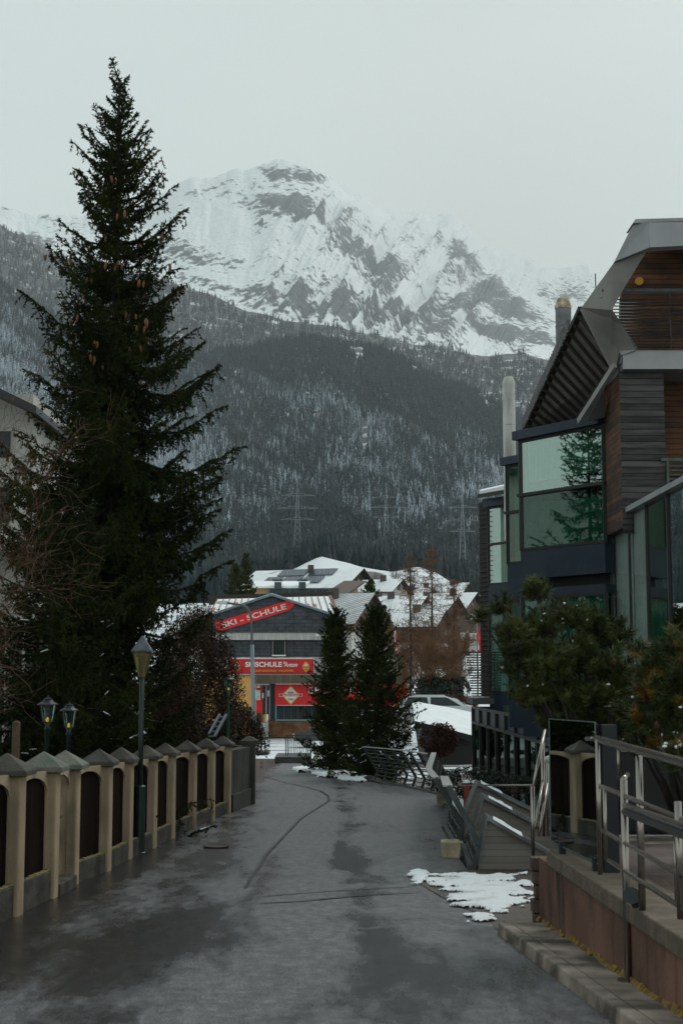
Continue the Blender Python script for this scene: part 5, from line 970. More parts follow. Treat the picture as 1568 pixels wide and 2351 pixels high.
# cars
def car(label, x, y, z, L_, rot, paint, dirx=1):
    root = thing('parked_car', label, 'car', (x, y, z)); c, s = math.cos(rot), math.sin(rot)
    def T(a, b, h): return (x+a*c-b*s, y+a*s+b*c, z+h)
    prof = [(-.5, .42), (-.5, .80), (-.46, .98), (-.36, 1.38), (-.25, 1.5), (.06, 1.5), (.20, 1.3), (.30, 1.02), (.44, .90), (.5, .72), (.5, .42)]
    W = .86; m = MB(); pl = [(a*L_*dirx, h) for a, h in prof]; n = len(pl)
    V = []; 
    for b, ins in ((-W, 0), (-W*.98, 0), (W*.98, 0), (W, 0)):
        for a, h in pl: k = .86 if h > 1.2 else 1; V.append(T(a, b*k, h-(0)))
    F = []
    for j in range(3):
        for i in range(n): i2 = (i+1) % n; F.append((j*n+i, j*n+i2, (j+1)*n+i2, (j+1)*n+i))
    F += [tuple(range(n))[::-1], tuple(range(3*n, 4*n))]; m.add(V, F); body = m.build('body', paint, root, bevel=.04)
    for b in (-1, 1):
        for a0, a1, a2, a3 in ((-.38, -.10, -.12, -.33), (-.08, .26, .10, -.08)):
            m = MB(); bb = b*(W*.90); m.slab([T(a0*L_*dirx, b*W*1.005, .98), T(a1*L_*dirx, b*W*1.005, .98), T(a2*L_*dirx, bb*.965, 1.40), T(a3*L_*dirx, bb*.965, 1.40)], Vector(T(0, b*.015, 0))-Vector(T(0, 0, 0))); m.build('side_window', DGL, root)
    m = MB(); m.slab([T(.30*L_*dirx, -W*.9, 1.04), T(.30*L_*dirx, W*.9, 1.04), T(.08*L_*dirx, W*.78, 1.49), T(.08*L_*dirx, -W*.78, 1.49)], (0, 0, .03)); m.build('windscreen', DGL, root)
    m = MB(); m.slab([T(-.47*L_*dirx, -W*.9, 1.0), T(-.47*L_*dirx, W*.9, 1.0), T(-.37*L_*dirx, W*.78, 1.38), T(-.37*L_*dirx, -W*.78, 1.38)], Vector(T(-.03*dirx, 0, 0))-Vector(T(0, 0, 0))); m.build('rear_window', DGL, root)
    for a in (-.31, .31):
        for b in (-1, 1):
            m = MB(); m.tube([T(a*L_, b*W*.80, .32), T(a*L_, b*W*1.02, .32)], .32, 18); w_ = m.build('wheel', M('tyre', (.015, .015, .015), .8), root); m = MB(); m.tube([T(a*L_, b*W*1.0, .32), T(a*L_, b*W*1.035, .32)], .19, 14); m.build('rim', M('rim', (.3, .3, .3), .4, .6), w_)
    for b in (-1, 1):
        m = MB(); m.box(*sorted((T(.47*L_*dirx, b*.6, 0)[0], T(.505*L_*dirx, b*.6, 0)[0])), T(0, b*.6, 0)[1]-.14, T(0, b*.6, 0)[1]+.14, z+.64, z+.78); m.build('headlight', WHT, root)
        m = MB(); m.box(*sorted((T(-.505*L_*dirx, b*.6, 0)[0], T(-.48*L_*dirx, b*.6, 0)[0])), T(0, b*.6, 0)[1]-.12, T(0, b*.6, 0)[1]+.12, z+.70, z+.95); m.build('tail_light', REDB, root)
    return root, T
c = at(1006, 1607, 70); car('pale car with a sloping roof seen above the big snowy roof', c.x, 70, c.z-1.25, 4.5, R(-6), M('pale_paint', (.50, .54, .55), .3, coat=.6), 1)
c = at(748, 1664, 86); car('dark car with a red tail parked behind the slender spruce', c.x, 86, -3.35, 4.0, R(5), M('dark_paint', (.02, .02, .022), .3, coat=.6), -1)
# marker post in a tyre, railing on a slab
p = onroad(600, 1733); root = thing('marker_post', 'brown marker post standing in a black tyre at the snowy yard', 'post', p)
m = MB(); m.tube([(p.x, p.y, p.z), (p.x, p.y, at(600, 1680, p.y).z)], .05, 8); m.build('post', RUST, root)
m = MB(); Rm_, r_ = .42, .13; V = []; F = []
for i in range(24):
    for j in range(8): a = 2*math.pi*i/24; b = 2*math.pi*j/8; V.append((p.x+(Rm_+r_*math.cos(b))*math.cos(a)*.8, p.y+(Rm_+r_*math.cos(b))*math.sin(a)*.8, p.z+.1+r_*math.sin(b)*.8)); F.append((i*8+j, ((i+1) % 24)*8+j, ((i+1) % 24)*8+(j+1) % 8, i*8+(j+1) % 8))
m.add(V, F); m.build('tyre', M('tyre_black', (.02, .02, .022), .7), root, smooth=True)
p = onroad(632, 1752); Yb = p.y; root = thing('grate_platform', 'low dark slab with perforated edge and barred railing left of the slender spruce', 'platform', p)
a = at(631, 1750, Yb); b = at(712, 1750, Yb); m = MB(); m.box(a.x, b.x, Yb, Yb+2.5, p.z-.1, at(700, 1738, Yb).z); m.build('slab', brick_mat('perforated', (.03, .03, .032), (.05, .05, .05), (.09, .09, .09), .08, .08, rot=(R(90), 0, 0), mort=.01, offset=0), root)
m = MB(); zt_ = at(660, 1687, Yb+1).z; zb_ = at(660, 1737, Yb+1).z
for px in (656, 660.5, 706, 713): a = at(px, 1737, Yb+1); m.box(a.x-.02, a.x+.02, Yb+1, Yb+1.04, zb_, zt_)
m.bar(at(655, 1688, Yb+1), at(714, 1689, Yb+1), .05); m.bar(at(655, 1694, Yb+1), at(714, 1695, Yb+1), .03); m.build('railing_frame', DSTEEL, root)
for px in np.linspace(665, 702, 9): m = MB(); a = at(px, 1700, Yb+1); m.tube([at(px, 1692, Yb+1), at(px+random.uniform(-1, 1), 1733, Yb+1)], .014, 5); m.build('bar', DSTEEL, root)
# rocks with snow between road and spruces
ROCK = M('grey_rock', (.05, .05, .05), .9, var=.5, scale=4, bump=.6, bscale=12)
for i, (px, py, w, lab) in enumerate(((712, 1754, 34, 'grey kerbside boulder at the left end of the rock row'), (738, 1760, 44, 'wide dark boulder between two snow patches'), (790, 1768, 30, 'small boulder half under snow in the rock row'), (812, 1772, 38, 'rounded boulder near the foot of the broad spruce'), (850, 1788, 36, 'last boulder of the row beside the bent railing'), (765, 1764, 20, 'smallest boulder of the rock row'))):
    p = onroad(px, py+6); r = w/FPX*p.y/2; rng = np.random.default_rng(i); me = bpy.data.meshes.new('boulder'); import bmesh; bm = bmesh.new(); bmesh.ops.create_icosphere(bm, subdivisions=3, radius=1)
    for v in bm.verts: k = 1+.30*mnoise.noise(v.co*1.3+Vector((i*7, 0, 0)))+.12*mnoise.noise(v.co*4+Vector((i, 3, 0))); v.co = Vector((v.co.x*k*r, v.co.y*k*r*.8, max(-.2*r, v.co.z*k*r*.62)))+Vector((p.x, p.y+.2, p.z+.02))
    bm.to_mesh(me); bm.free(); o = link('boulder', me, ROCK); tag(o, lab, 'boulder', 'boulders edging the road below the spruces')
for q_, sd_ in (([(672, 1768), (700, 1764), (715, 1772), (690, 1774)], 2), ([(715, 1772), (742, 1766), (800, 1776), (806, 1786), (760, 1785), (735, 1780)], 3), ([(775, 1790), (810, 1778), (845, 1790), (830, 1797)], 5)):
    snow_patch('snow', [P2(*v) for v in q_], .34, sd_, thick=.10, step=.035, fr=1.8)
# ============================================================ RIGHT: RETAINING WALL, TERRACE, RAILINGS
WALLM = M('rust_brown_plaster', (.19, .098, .068), .85, var=.25, scale=1.5, bump=.35, bscale=40); add_streaks(WALLM, .22, 3.0, (.52, .66), (1.3, 1.3, .22)); add_streaks(WALLM, .6, 1.2, (.4, .62), (1, 1, .6))
COPE = M('mossy_coping', (.16, .125, .09), .8, var=.4, scale=3, bump=.5, bscale=35); add_streaks(COPE, .45, 3, (.48, .6), (1, 1, 1))
TZ = .14
def wz(y): return float(roadz(y))
root = thing('retaining_wall', 'rust-brown stained retaining wall with mossy concrete coping beside the pavement', 'wall', (1.8, 12.7, wz(12.7)))
yy = list(np.arange(-1, 12.61, .4))+[12.68]
m = MB(); V = []
for a, b in zip(yy[:-1], yy[1:]): m.hexa([(wx(a), a, wz(a)-.3), (wx(a)+.22, a, wz(a)-.3), (wx(b)+.22, b, wz(b)-.3), (wx(b), b, wz(b)-.3), (wx(a)-.0, a, TZ-.13), (wx(a)+.22, a, TZ-.13), (wx(b)+.22, b, TZ-.13), (wx(b), b, TZ-.13)])
me = bpy.data.meshes.new('wall_face'); me.from_pydata(m.V, [], [f for i, f in enumerate(m.F) if i % 6 not in ()]); link('wall_face', me, WALLM, root)
for a, b in zip(yy[::3][:-1], yy[::3][1:]+[12.72]):
    b2 = min(b, 12.72)-.012; m = MB(); o = .035; m.hexa([(wx(a)-o, a, TZ-.128), (wx(a)+.40, a, TZ-.128), (wx(b2)+.40, b2, TZ-.128), (wx(b2)-o, b2, TZ-.128), (wx(a)-o, a, TZ), (wx(a)+.40, a, TZ), (wx(b2)+.40, b2, TZ), (wx(b2)-o, b2, TZ)]); m.build('coping_stone', COPE, root, bevel=.012)
MOSSW = M('ochre_moss', (.20, .12, .03), .95, var=.5, scale=18, bump=.6, bscale=60)
m = MB(); rnd = random.Random(2)
for a in np.arange(5, 12.6, .12):
    w = rnd.uniform(.01, .05); h = rnd.uniform(.012, .045); b = a+.115; m.hexa([(wx(a)-w, a, wz(a)+.09), (wx(a)-.001, a, wz(a)+.09), (wx(b)-.001, b, wz(b)+.09), (wx(b)-w, b, wz(b)+.09), (wx(a)-w*.3, a, wz(a)+.095+h), (wx(a)-.001, a, wz(a)+.095+h), (wx(b)-.001, b, wz(b)+.095+h), (wx(b)-w*.3, b, wz(b)+.095+h)])
m.build('moss_edge', MOSSW, root)
# stepped end quoins
BRK = M('end_brick', (.10, .07, .055), .85, var=.4, scale=5, bump=.5, bscale=30)
for k in range(6):
    w = .02+.025*((k*7) % 3); z0 = wz(12.7)-.1+k*.125; m = MB(); m.box(wx(12.7)-.02-w*.6, wx(12.7)+.26, 12.69+.002*k, 12.84, z0, z0+.115); m.build('quoin', BRK, root, bevel=.008)
# terrace
TP = brick_mat('terrace_pavers', (.10, .062, .045), (.07, .048, .038), (.03, .026, .022), .3, .15, rough=.45, mort=.01)
m = MB(); V = []
m.add([(wx(a)+.402, a, TZ-.012) for a in yy]+[(9, 12.68, TZ-.012), (9, -1, TZ-.012)], [tuple(range(len(yy)+2))]); o = m.build('terrace', TP); o['kind'] = 'structure'
# terrace side going down behind
m = MB(); m.box(2.2, 9, 13.4, 13.55, -2.4, TZ-.02); m.box(2.2, 9, 12.68, 13.4, TZ-.3, TZ-.014); o = m.build('terrace_edge', CONC); o['kind'] = 'structure'
DARKGL = M('black_glass', (.004, .007, .009), .06, 0, ior=1.6)
root = thing('glass_screen', 'long black glass screen along the back of the terrace behind the railings', 'glass screen', (4, 13.3, TZ))
zt = .92
for k in range(5):
    m = MB(); x0 = 2.50+k*1.25; m.box(x0+.01, x0+1.24, 13.25, 13.27, TZ+.0, zt-.02*k); m.build('pane', DARKGL, root)
m = MB(); m.box(2.5, 8.8, 13.235, 13.285, zt+.0, zt+.025); m.build('top_edge', M('pale_edge', (.35, .38, .38), .4), root)
# mirror-like wind screen on the coping, turned slightly to the road
MIR = glass_mat('mirror_glass', (.10, .17, .16), .42, .015)
root = thing('windscreen_panel', 'tall frameless reflective glass panel standing on the wall coping at the top of the stairs', 'glass panel', (1.98, 11.4, TZ))
A = at(1264, 1925, 12.3); B = at(1372, 1988, 10.9); A = Vector((A.x, 12.3, TZ+.06)); B = Vector((B.x, 10.9, TZ+.06)); zt0 = at(1264, 1648, 12.3).z; zt1 = at(1372, 1620, 10.9).z
m = MB(); m.slab([A, B, Vector((B.x, B.y, zt0+.02)), Vector((A.x, A.y, zt0-.01))], (.015, .004, 0)); m.build('pane', MIR, root)
m = MB(); m.slab([A+Vector((.02, .01, -.02)), B+Vector((.02, .01, -.02)), Vector((B.x+.02, B.y+.01, zt0)), Vector((A.x+.02, A.y+.01, zt0-.02))], (.02, .006, 0)); m.build('backing', DARKM, root)
for P0_, P1_ in ((A, Vector((A.x, A.y, zt0-.01))), (B, Vector((B.x, B.y, zt0+.02))), (Vector((A.x, A.y, zt0-.01)), Vector((B.x, B.y, zt0+.02))), (A, B)): m = MB(); m.bar(P0_, P1_, .008); m.build('glass_edge', M('glass_edge', (.10, .17, .15), .3), root)
for t in (.25, .95): p = A.lerp(B, t); m = MB(); m.box(p.x-.02, p.x+.03, p.y-.04, p.y+.04, TZ, TZ+.1); m.build('foot', DARKM, root)
m = MB(); m.box(B.x+.045, B.x+.16, B.y-.05, B.y+.05, TZ, zt0); m.build('dark_post', DARKM, root)
# ramp railing on the coping
def tubes(name, segs, r, mat, parent, n=10):
    m = MB()
    for s in segs: m.tube(s, r, n)
    return m.build(name, mat, parent, smooth=True)
root = thing('handrail', 'stainless tube railing with four rails running along the terrace coping', 'railing', (2.0, 10.5, TZ))
def RP(px, py, y): return at(px, py, y)
X1 = 2.0; X2 = 2.02
def yfor(px, x): return x*FPX/(px-784)*.992
def rail(px0, py0, px1, py1, x=2.0, r=.02, name='rail', ext=0):
    a = at(px0, py0, yfor(px0, x)); b = at(px1, py1, yfor(px1, x)); b = a+(b-a)*(1+ext); return tubes(name, [[a, b]], r, STEEL, root)
rail(1346, 1696, 1367, 1696, 2.0, .018); rail(1366, 1696, 1575, 1753, 2.0, .027, ext=2.0)
rail(1372, 1802, 1575, 1886, 2.0, .017, ext=2.0); rail(1374, 1902, 1575, 2017, 2.0, .017, ext=2.0); rail(1396, 1975, 1575, 2091, 2.0, .017, ext=2.0)
def post(px, pt, pb, x=2.0, r=.019, px2=None, name='post'):
    y = yfor(px, x); a = at(px, pb, y); b = at(px, pt, y); b.x = a.x; tubes(name, [[a, b]], r, STEEL, root)
post(1377, 1698, 2008); post(1390, 1812, 1975, r=.014); post(1474, 1735, 2098, r=.024, x=2.05); post(1419, 1717, 1790, r=.008); post(1552, 1905, 2075, r=.010, x=2.05); post(1562, 1840, 2110, r=.022)
# spotlight on the coping
p = at(1456, 2060, 9.35); s_ = thing('floodlight', 'small black floodlight fixed to the coping behind the front post', 'floodlight', p)
m = MB(); m.tube([p+Vector((-.03, -.05, .02)), p+Vector((.02, .07, -.01))], .055, 14); m.build('housing', DARKM, s_); m = MB(); m.box(p.x-.02, p.x+.02, p.y-.02, p.y+.02, TZ, p.z); m.build('bracket', DARKM, s_)
# front post on the pavement with double hand rail
b = Vector((wx(9)-.1, 9.0, wz(9)+.094)); b = onroad(1442, 2285); b.z += .094; root = thing('handrail', 'tall stainless post on the pavement carrying a short double hand rail', 'railing', b)
tp = at(1427, 1790, b.y); tp.x = b.x-.045
tubes('post', [[b, Vector((b.x, b.y, tp.z))]], .026, STEEL, root, 14)
m = MB(); m.lathe((b.x, b.y, b.z), [(.075, 0), (.075, .012), (.03, .02)], 14); m.build('base_plate', STEEL, root)
c2 = Vector((2.06, b.y+.42, tp.z)); tubes('top_bracket', [[Vector((b.x-.005, b.y, tp.z)), c2]], .020, STEEL, root)
h0 = at(1432, 1848, b.y+.02); h1 = at(1575, 1900, yfor(1575, 1.93)); dv = h1-h0
tubes('hand_rail', [[h0, h0+dv*3]], .021, STEEL, root); tubes('hand_rail_grip', [[h0+Vector((0, .02, -.045)), h0+dv*3+Vector((0, .02, -.045))]], .026, DARKM, root)
# folded stair rail at the wall end
root = thing('stair_railing', 'crossing stainless stair posts with snow caps at the end of the brown wall', 'railing', at(1222, 1990, 13.0))
Y = 13.0
tubes('post', [[at(1222, 1988, Y), at(1222, 1805, Y)]], .020, STEEL, root); tubes('post', [[at(1247, 1920, Y+.4), at(1245, 1700, Y+.4)]], .020, STEEL, root)
tubes('brace', [[at(1222, 1812, Y), at(1252, 1668, Y+.4)]], .017, STEEL, root); tubes('brace', [[at(1227, 1900, Y), at(1246, 1790, Y+.4)]], .015, STEEL, root); tubes('brace', [[at(1236, 1920, Y+.2), at(1256, 1800, Y+.5)]], .015, STEEL, root)
tubes('post', [[at(1255, 1918, Y+.6), at(1256, 1745, Y+.6)]], .018, STEEL, root)
for px, py in ((1254, 1657), (1258, 1746)):
    p = at(px, py, Y+.45); m = MB(); m.lathe(p, [(.004, .045), (.03, .035), (.04, .005), (.03, -.02), (.006, -.03)][::-1], 12); m.build('snow_cap', SNOW, root, smooth=True)
tubes('thin_rail', [[at(1051, 1803, 17.2), at(1222, 1803, 13)]], .010, STEEL, root, 6)
# leaning steel railings along the drop
def lean_rail(label, pts, npost, H=1.0, cat='railing', cap=.07, wires=9, near_plate=False, lo=1.0):
    P = [Vector((x, y, float(roadz(y)))) for x, y in pts]; L_ = [0]
    for a, b in zip(P[:-1], P[1:]): L_.append(L_[-1]+(b-a).length)
    def along(t):
        d = t*L_[-1]
        for i in range(len(P)-1):
            if d <= L_[i+1] or i == len(P)-2:
                f = (d-L_[i])/(L_[i+1]-L_[i]); u = (P[i+1]-P[i]); u.z = 0; u.normalize(); n = Vector((u.y, -u.x, 0)); n = n if n.x*lo > 0 or (abs(n.x) < .3 and n.y > 0) else -n; return P[i].lerp(P[i+1], f), n
    root = thing('leaning_railing', label, cat, P[0])
    PR = [(0, 0), (.12, .30), (-.30, H)]                     # outwards, up: kinked post
    tops = []; 
    for k in range(npost):
        p, n = along(k/(npost-1)); q = [p+n*o+Vector((0, 0, h)) for o, h in PR]; w1 = .07 if k in (0, npost-1) or npost < 9 else .03; m = MB(); m.bar(q[0]-Vector((0, 0, .05)), q[1], .025, w1); m.bar(q[1], q[2], .025, w1); m.build('post', DSTEEL, root); tops.append(q[2])
    m = MB()
    for a, b in zip(tops[:-1], tops[1:]): m.bar(a, b, cap, .022)
    m.build('top_rail', M('top_rail_steel', (.36, .36, .35), .45, .4), root)
    m = MB(); K = 24
    for w in range(wires):
        h = (w+1)/(wires+.5); prev = None
        for k in range(K+1):
            p, n = along(k/K); hh = h*H; o = .12*hh/.30 if hh < .30 else .12-.42*(hh-.30)/(H-.30); sag = .03*math.sin(math.pi*((k*(npost-1)/K) % 1)); q = p+n*o+Vector((0, 0, hh-sag))
            if prev is not None: m.tube([prev, q], .012 if not near_plate else .017, 4, cap=False)
            prev = q
    m.build('wires', DSTEEL, root); m = MB()
    for a, b in zip(P[:-1], P[1:]): m.bar(a+Vector((0, 0, .01)), b+Vector((0, 0, .01)), .10, .10)
    m.build('bottom_rail', DSTEEL, root); return root
q0, q1 = onroad(700+158, 1795), onroad(1009, 1825)
lean_rail('leaning steel railing with kinked posts and sagging wires at the far road bend', [(q0.x, q0.y), ((q0.x+q1.x)/2, (q0.y+q1.y)/2+.4), (q1.x, q1.y)], 8, 1.0)
q2, q3, q4, q5 = onroad(1012, 1850), onroad(1007, 1900), onroad(1030, 1942), onroad(1082, 1997)
lean_rail('long leaning steel railing seen end-on along the right road edge', [(q1.x+.1, q1.y-1.0), (q2.x+.12, q2.y), (q3.x+.12, q3.y), (q4.x+.10, q4.y)], 15, 1.05, lo=1, wires=8, cap=.12, near_plate=True)
lean_rail('nearest leaning railing panel with heavy kinked frame beside the grey stair parapets', [(q4.x+.22, q4.y-.2), (q5.x, q5.y)], 9, 1.08, lo=1, wires=9, cap=.13, near_plate=True)
STONE = M('cream_sandstone', (.40, .34, .22), .85, var=.25, scale=6, bump=.4, bscale=30)
for px, py, w, h, lab in ((1037, 1968, .27, .22, 'cream sandstone block at the foot of the long leaning railing'), (1017, 1850, .26, .42, 'upright cream stone block farther up beside the leaning railing')):
    p = onroad(px, py); m = MB(); m.hexa([(p.x-w/2, p.y, p.z-.05), (p.x+w*.4, p.y-.05, p.z-.05), (p.x+w*.5, p.y+.3, p.z-.05), (p.x-w*.4, p.y+.3, p.z-.05), (p.x-w*.62, p.y, p.z+h), (p.x+w*.5, p.y-.02, p.z+h*.95), (p.x+w*.5, p.y+.3, p.z+h), (p.x-w*.5, p.y+.3, p.z+h)]); tag(m.build('stone_block', STONE, bevel=.015), lab, 'stone block')
# retaining edge below the road on the right
m = MB(); pts = [(q0.x-.6, q0.y+1.5), (q0.x, q0.y), (q1.x, q1.y), (q2.x+.15, q2.y), (q3.x+.15, q3.y), (q4.x+.15, q4.y), (q5.x+.12, q5.y), (q5.x+.75, q5.y-.35)]
for a, b in zip(pts[:-1], pts[1:]): m.obox((a[0], a[1], -2.4), (b[0], b[1], -2.4), .2, 2.37+float(roadz((a[1]+b[1])/2)))
tag(m.build('road_retaining_edge', DCON), kind='structure')
# grey stair parapets
GB = board_mat('grey_boards', (.155, .14, .125), (.20, .185, .165), .085, gap=.06, dark=.55, stretch=(.4, .4, 3), rough=.6)
ZC = M('parapet_zinc', (.20, .21, .215), .4, .5, var=.25, scale=4)
def parapet(label, Y, pts, base_py, th=.10, snow=()):
    root = thing('stair_parapet', label, 'parapet', at(pts[0][0], base_py, Y)); P = [at(a, b, Y) for a, b in pts]; zb_ = min(-2.3, at(1100, base_py, Y).z)
    m = MB(); poly = [Vector((P[0].x, Y, zb_))]+P+[Vector((P[-1].x, Y, zb_))]; m.slab(poly[::-1], (0, th, 0)); m.build('boarding', GB, root)
    for a, b in zip(P[:-1], P[1:]): m = MB(); m.slab([a+Vector((0, -.07, .004)), b+Vector((0, -.07, .004)), b+Vector((0, -.07, .055)), a+Vector((0, -.07, .055))], (0, th+.22, 0)); m.build('coping', ZC, root)
    for (t0, t1, i) in snow:
        a = P[i].lerp(P[i+1], t0); b = P[i].lerp(P[i+1], t1); m = MB(); K = 10; V = []; F = []; rnd = random.Random(int(Y*10)+i)
        for k in range(K+1):
            q = a.lerp(b, k/K); wv = .10+rnd.uniform(-.04, .05)*(0 < k < K); w0 = .10-.02*k
            V += [tuple(q+Vector((0, w0-.10-wv*.3, .056))), tuple(q+Vector((0, w0-.05, .085+rnd.uniform(0, .02)))), tuple(q+Vector((0, w0+wv, .058)))]
        for k in range(K): F += [(3*k, 3*k+3, 3*k+4, 3*k+1), (3*k+1, 3*k+4, 3*k+5, 3*k+2)]
        m.add(V, F); m.build('snow', SNOW, root, smooth=True)
parapet('nearest grey boarded stair parapet with sloping zinc coping and snow', 18.3, [(1097, 1992), (1117, 1882), (1300, 1986)], 1997, snow=((.08, .42, 1),), th=.3)
parapet('middle grey boarded stair parapet, its coping stepped above the nearest one', 20.3, [(1082, 1925), (1110, 1834), (1330, 1946)], 1960, snow=((.05, .28, 1),), th=.3)
parapet('farthest grey stair parapet with the longest sloping coping', 22.5, [(1068, 1872), (1096, 1802), (1340, 1922)], 1940, snow=((.03, .22, 1),), th=.3)
for px, lab in ((1071, 'red wooden bollard with snow cap left of the other behind the parapets'), (1091, 'red wooden bollard with snow cap right of the other behind the parapets')):
    p = at(px, 1840, 24); t_ = at(px, 1797, 24); root = thing('bollard', lab, 'bollard', (p.x, 24, -2.2)); m = MB(); m.box(p.x-.05, p.x+.05, 23.95, 24.05, -2.2, t_.z); m.build('post', M('red_wood', (.22, .045, .025), .7), root); m = MB(); m.lathe((p.x, 24, t_.z), [(.07, 0), (.06, .03), (.01, .05)], 10); m.build('snow_cap', SNOW, root)
# lower plaza
PLZ = brick_mat('plaza_pavers', (.12, .075, .05), (.09, .06, .045), (.035, .03, .025), .4, .2, rough=.5, mort=.012)
m = MB(); m.add([(2.2, 17.8, -2.19), (14, 17.8, -2.19), (14, 48, -2.19), (2.4, 48, -2.19), (2.7, 34, -2.19)], [(0, 1, 2, 3, 4)]); tag(m.build('plaza', PLZ), kind='structure')
snow_patch('snow', [(2.8, 34), (3.9, 33.5), (3.7, 42), (3.4, 46), (2.5, 40)], .42, 12, zf=lambda X, Y: -2.18+0*X, step=.12, fr=.8)
# snow-roofed shed behind
Ys = 58; root = thing('snowy_roof_shed', 'low dark building under a broad sloping roof of smooth snow left of the glass facade', 'building', at(1020, 1725, Ys))
A, B, C_, D_ = at(948, 1662, 55), at(1083, 1702, 55), at(1083+40, 1655, 64), at(945, 1622, 64); A = at(952, 1668, 55)
m = MB(); m.slab([A, B, C_, D_], (0, 0, .22)); rf = m.build('roof', DARKM, root)
V = []; F = []; n1, n2 = 24, 16
for i in range(n1+1):
    for j in range(n2+1):
        p = A.lerp(B, i/n1).lerp(D_.lerp(C_, i/n1), j/n2); e_ = min(i, n1-i, j*1.5, (n2-j)*1.5)/4; V.append((p.x, p.y, p.z+.225+.16*min(1, e_)**.5+.04*mnoise.noise(Vector((p.x*.7, p.y*.7, 0)))))
F = [(i*(n2+1)+j, (i+1)*(n2+1)+j, (i+1)*(n2+1)+j+1, i*(n2+1)+j+1) for i in range(n1) for j in range(n2)]
me = np_mesh('roof_snow', V, F, 4); link('roof_snow', me, SNOW, rf, smooth=True)
m = MB(); a = at(1010, 1700, 55.5); m.slab([Vector((at(975, 1, 55.5).x, 55.5, -2.4)), Vector((at(1090, 1, 55.5).x, 55.5, -2.4)), at(1090, 1706, 55.5), at(975, 1677, 55.5)], (0, 8, 0)); m.build('wall', M('shed_wall', (.03, .03, .03), .8), root)
bush('bush', 'small dark red bush before the snow-roofed shed beside the far railing', tuple(at(1008, 1740, 45)), .7, .6, 1.15, 3500, 44, M('dark_red_leaves', (.09, .025, .015), .8, scale=3, col2=(.035, .012, .01)), .09, .05, stems=24)
bush('bush', 'low dark green shrub between the far railing and the glass facade', tuple(at(1085, 1835, 30)), 1.0, .6, .7, 5000, 45, HEDG, .06, .03, stems=16)
bush('bush', 'low shrub on the plaza right of the other, under the glass facade', tuple(at(1165, 1838, 29)), .9, .5, .55, 4000, 46, HEDG, .06, .03, stems=16)
# ============================================================ MODERN BUILDING
NAVY = M('navy_panel', (.018, .032, .052), .45, .2, var=.15, scale=2)
GL = glass_mat('facade_glass', (.50, .72, .63), .16, .015, .62)
GLG = glass_mat('facade_glass_green', (.60, .76, .69), .03, .015, .12)
GLD = glass_mat('facade_glass_dark', (.20, .44, .36), .06, .015, .20)
CURT = M('curtain', (.50, .58, .55), .9, var=.2, scale=1.2, vec=(6, 6, .2)); CURTG = M('curtain_green', (.12, .27, .23), .9, var=.3, scale=2, vec=(5, 5, .3))
INT = M('dark_interior', (.02, .024, .024), .8)
GRIM = M('frame_dark', (.025, .028, .026), .5, .3)
EX = Vector((-.569, .822, 0)); NX = Vector((-.822, -.569, 0))      # along a bay, leading away; its outward normal
hotel = thing('modern_building', 'modern timber and green glass building with saw-tooth window bays and folded zinc roof', 'building', (5.4, 28, -2.2))
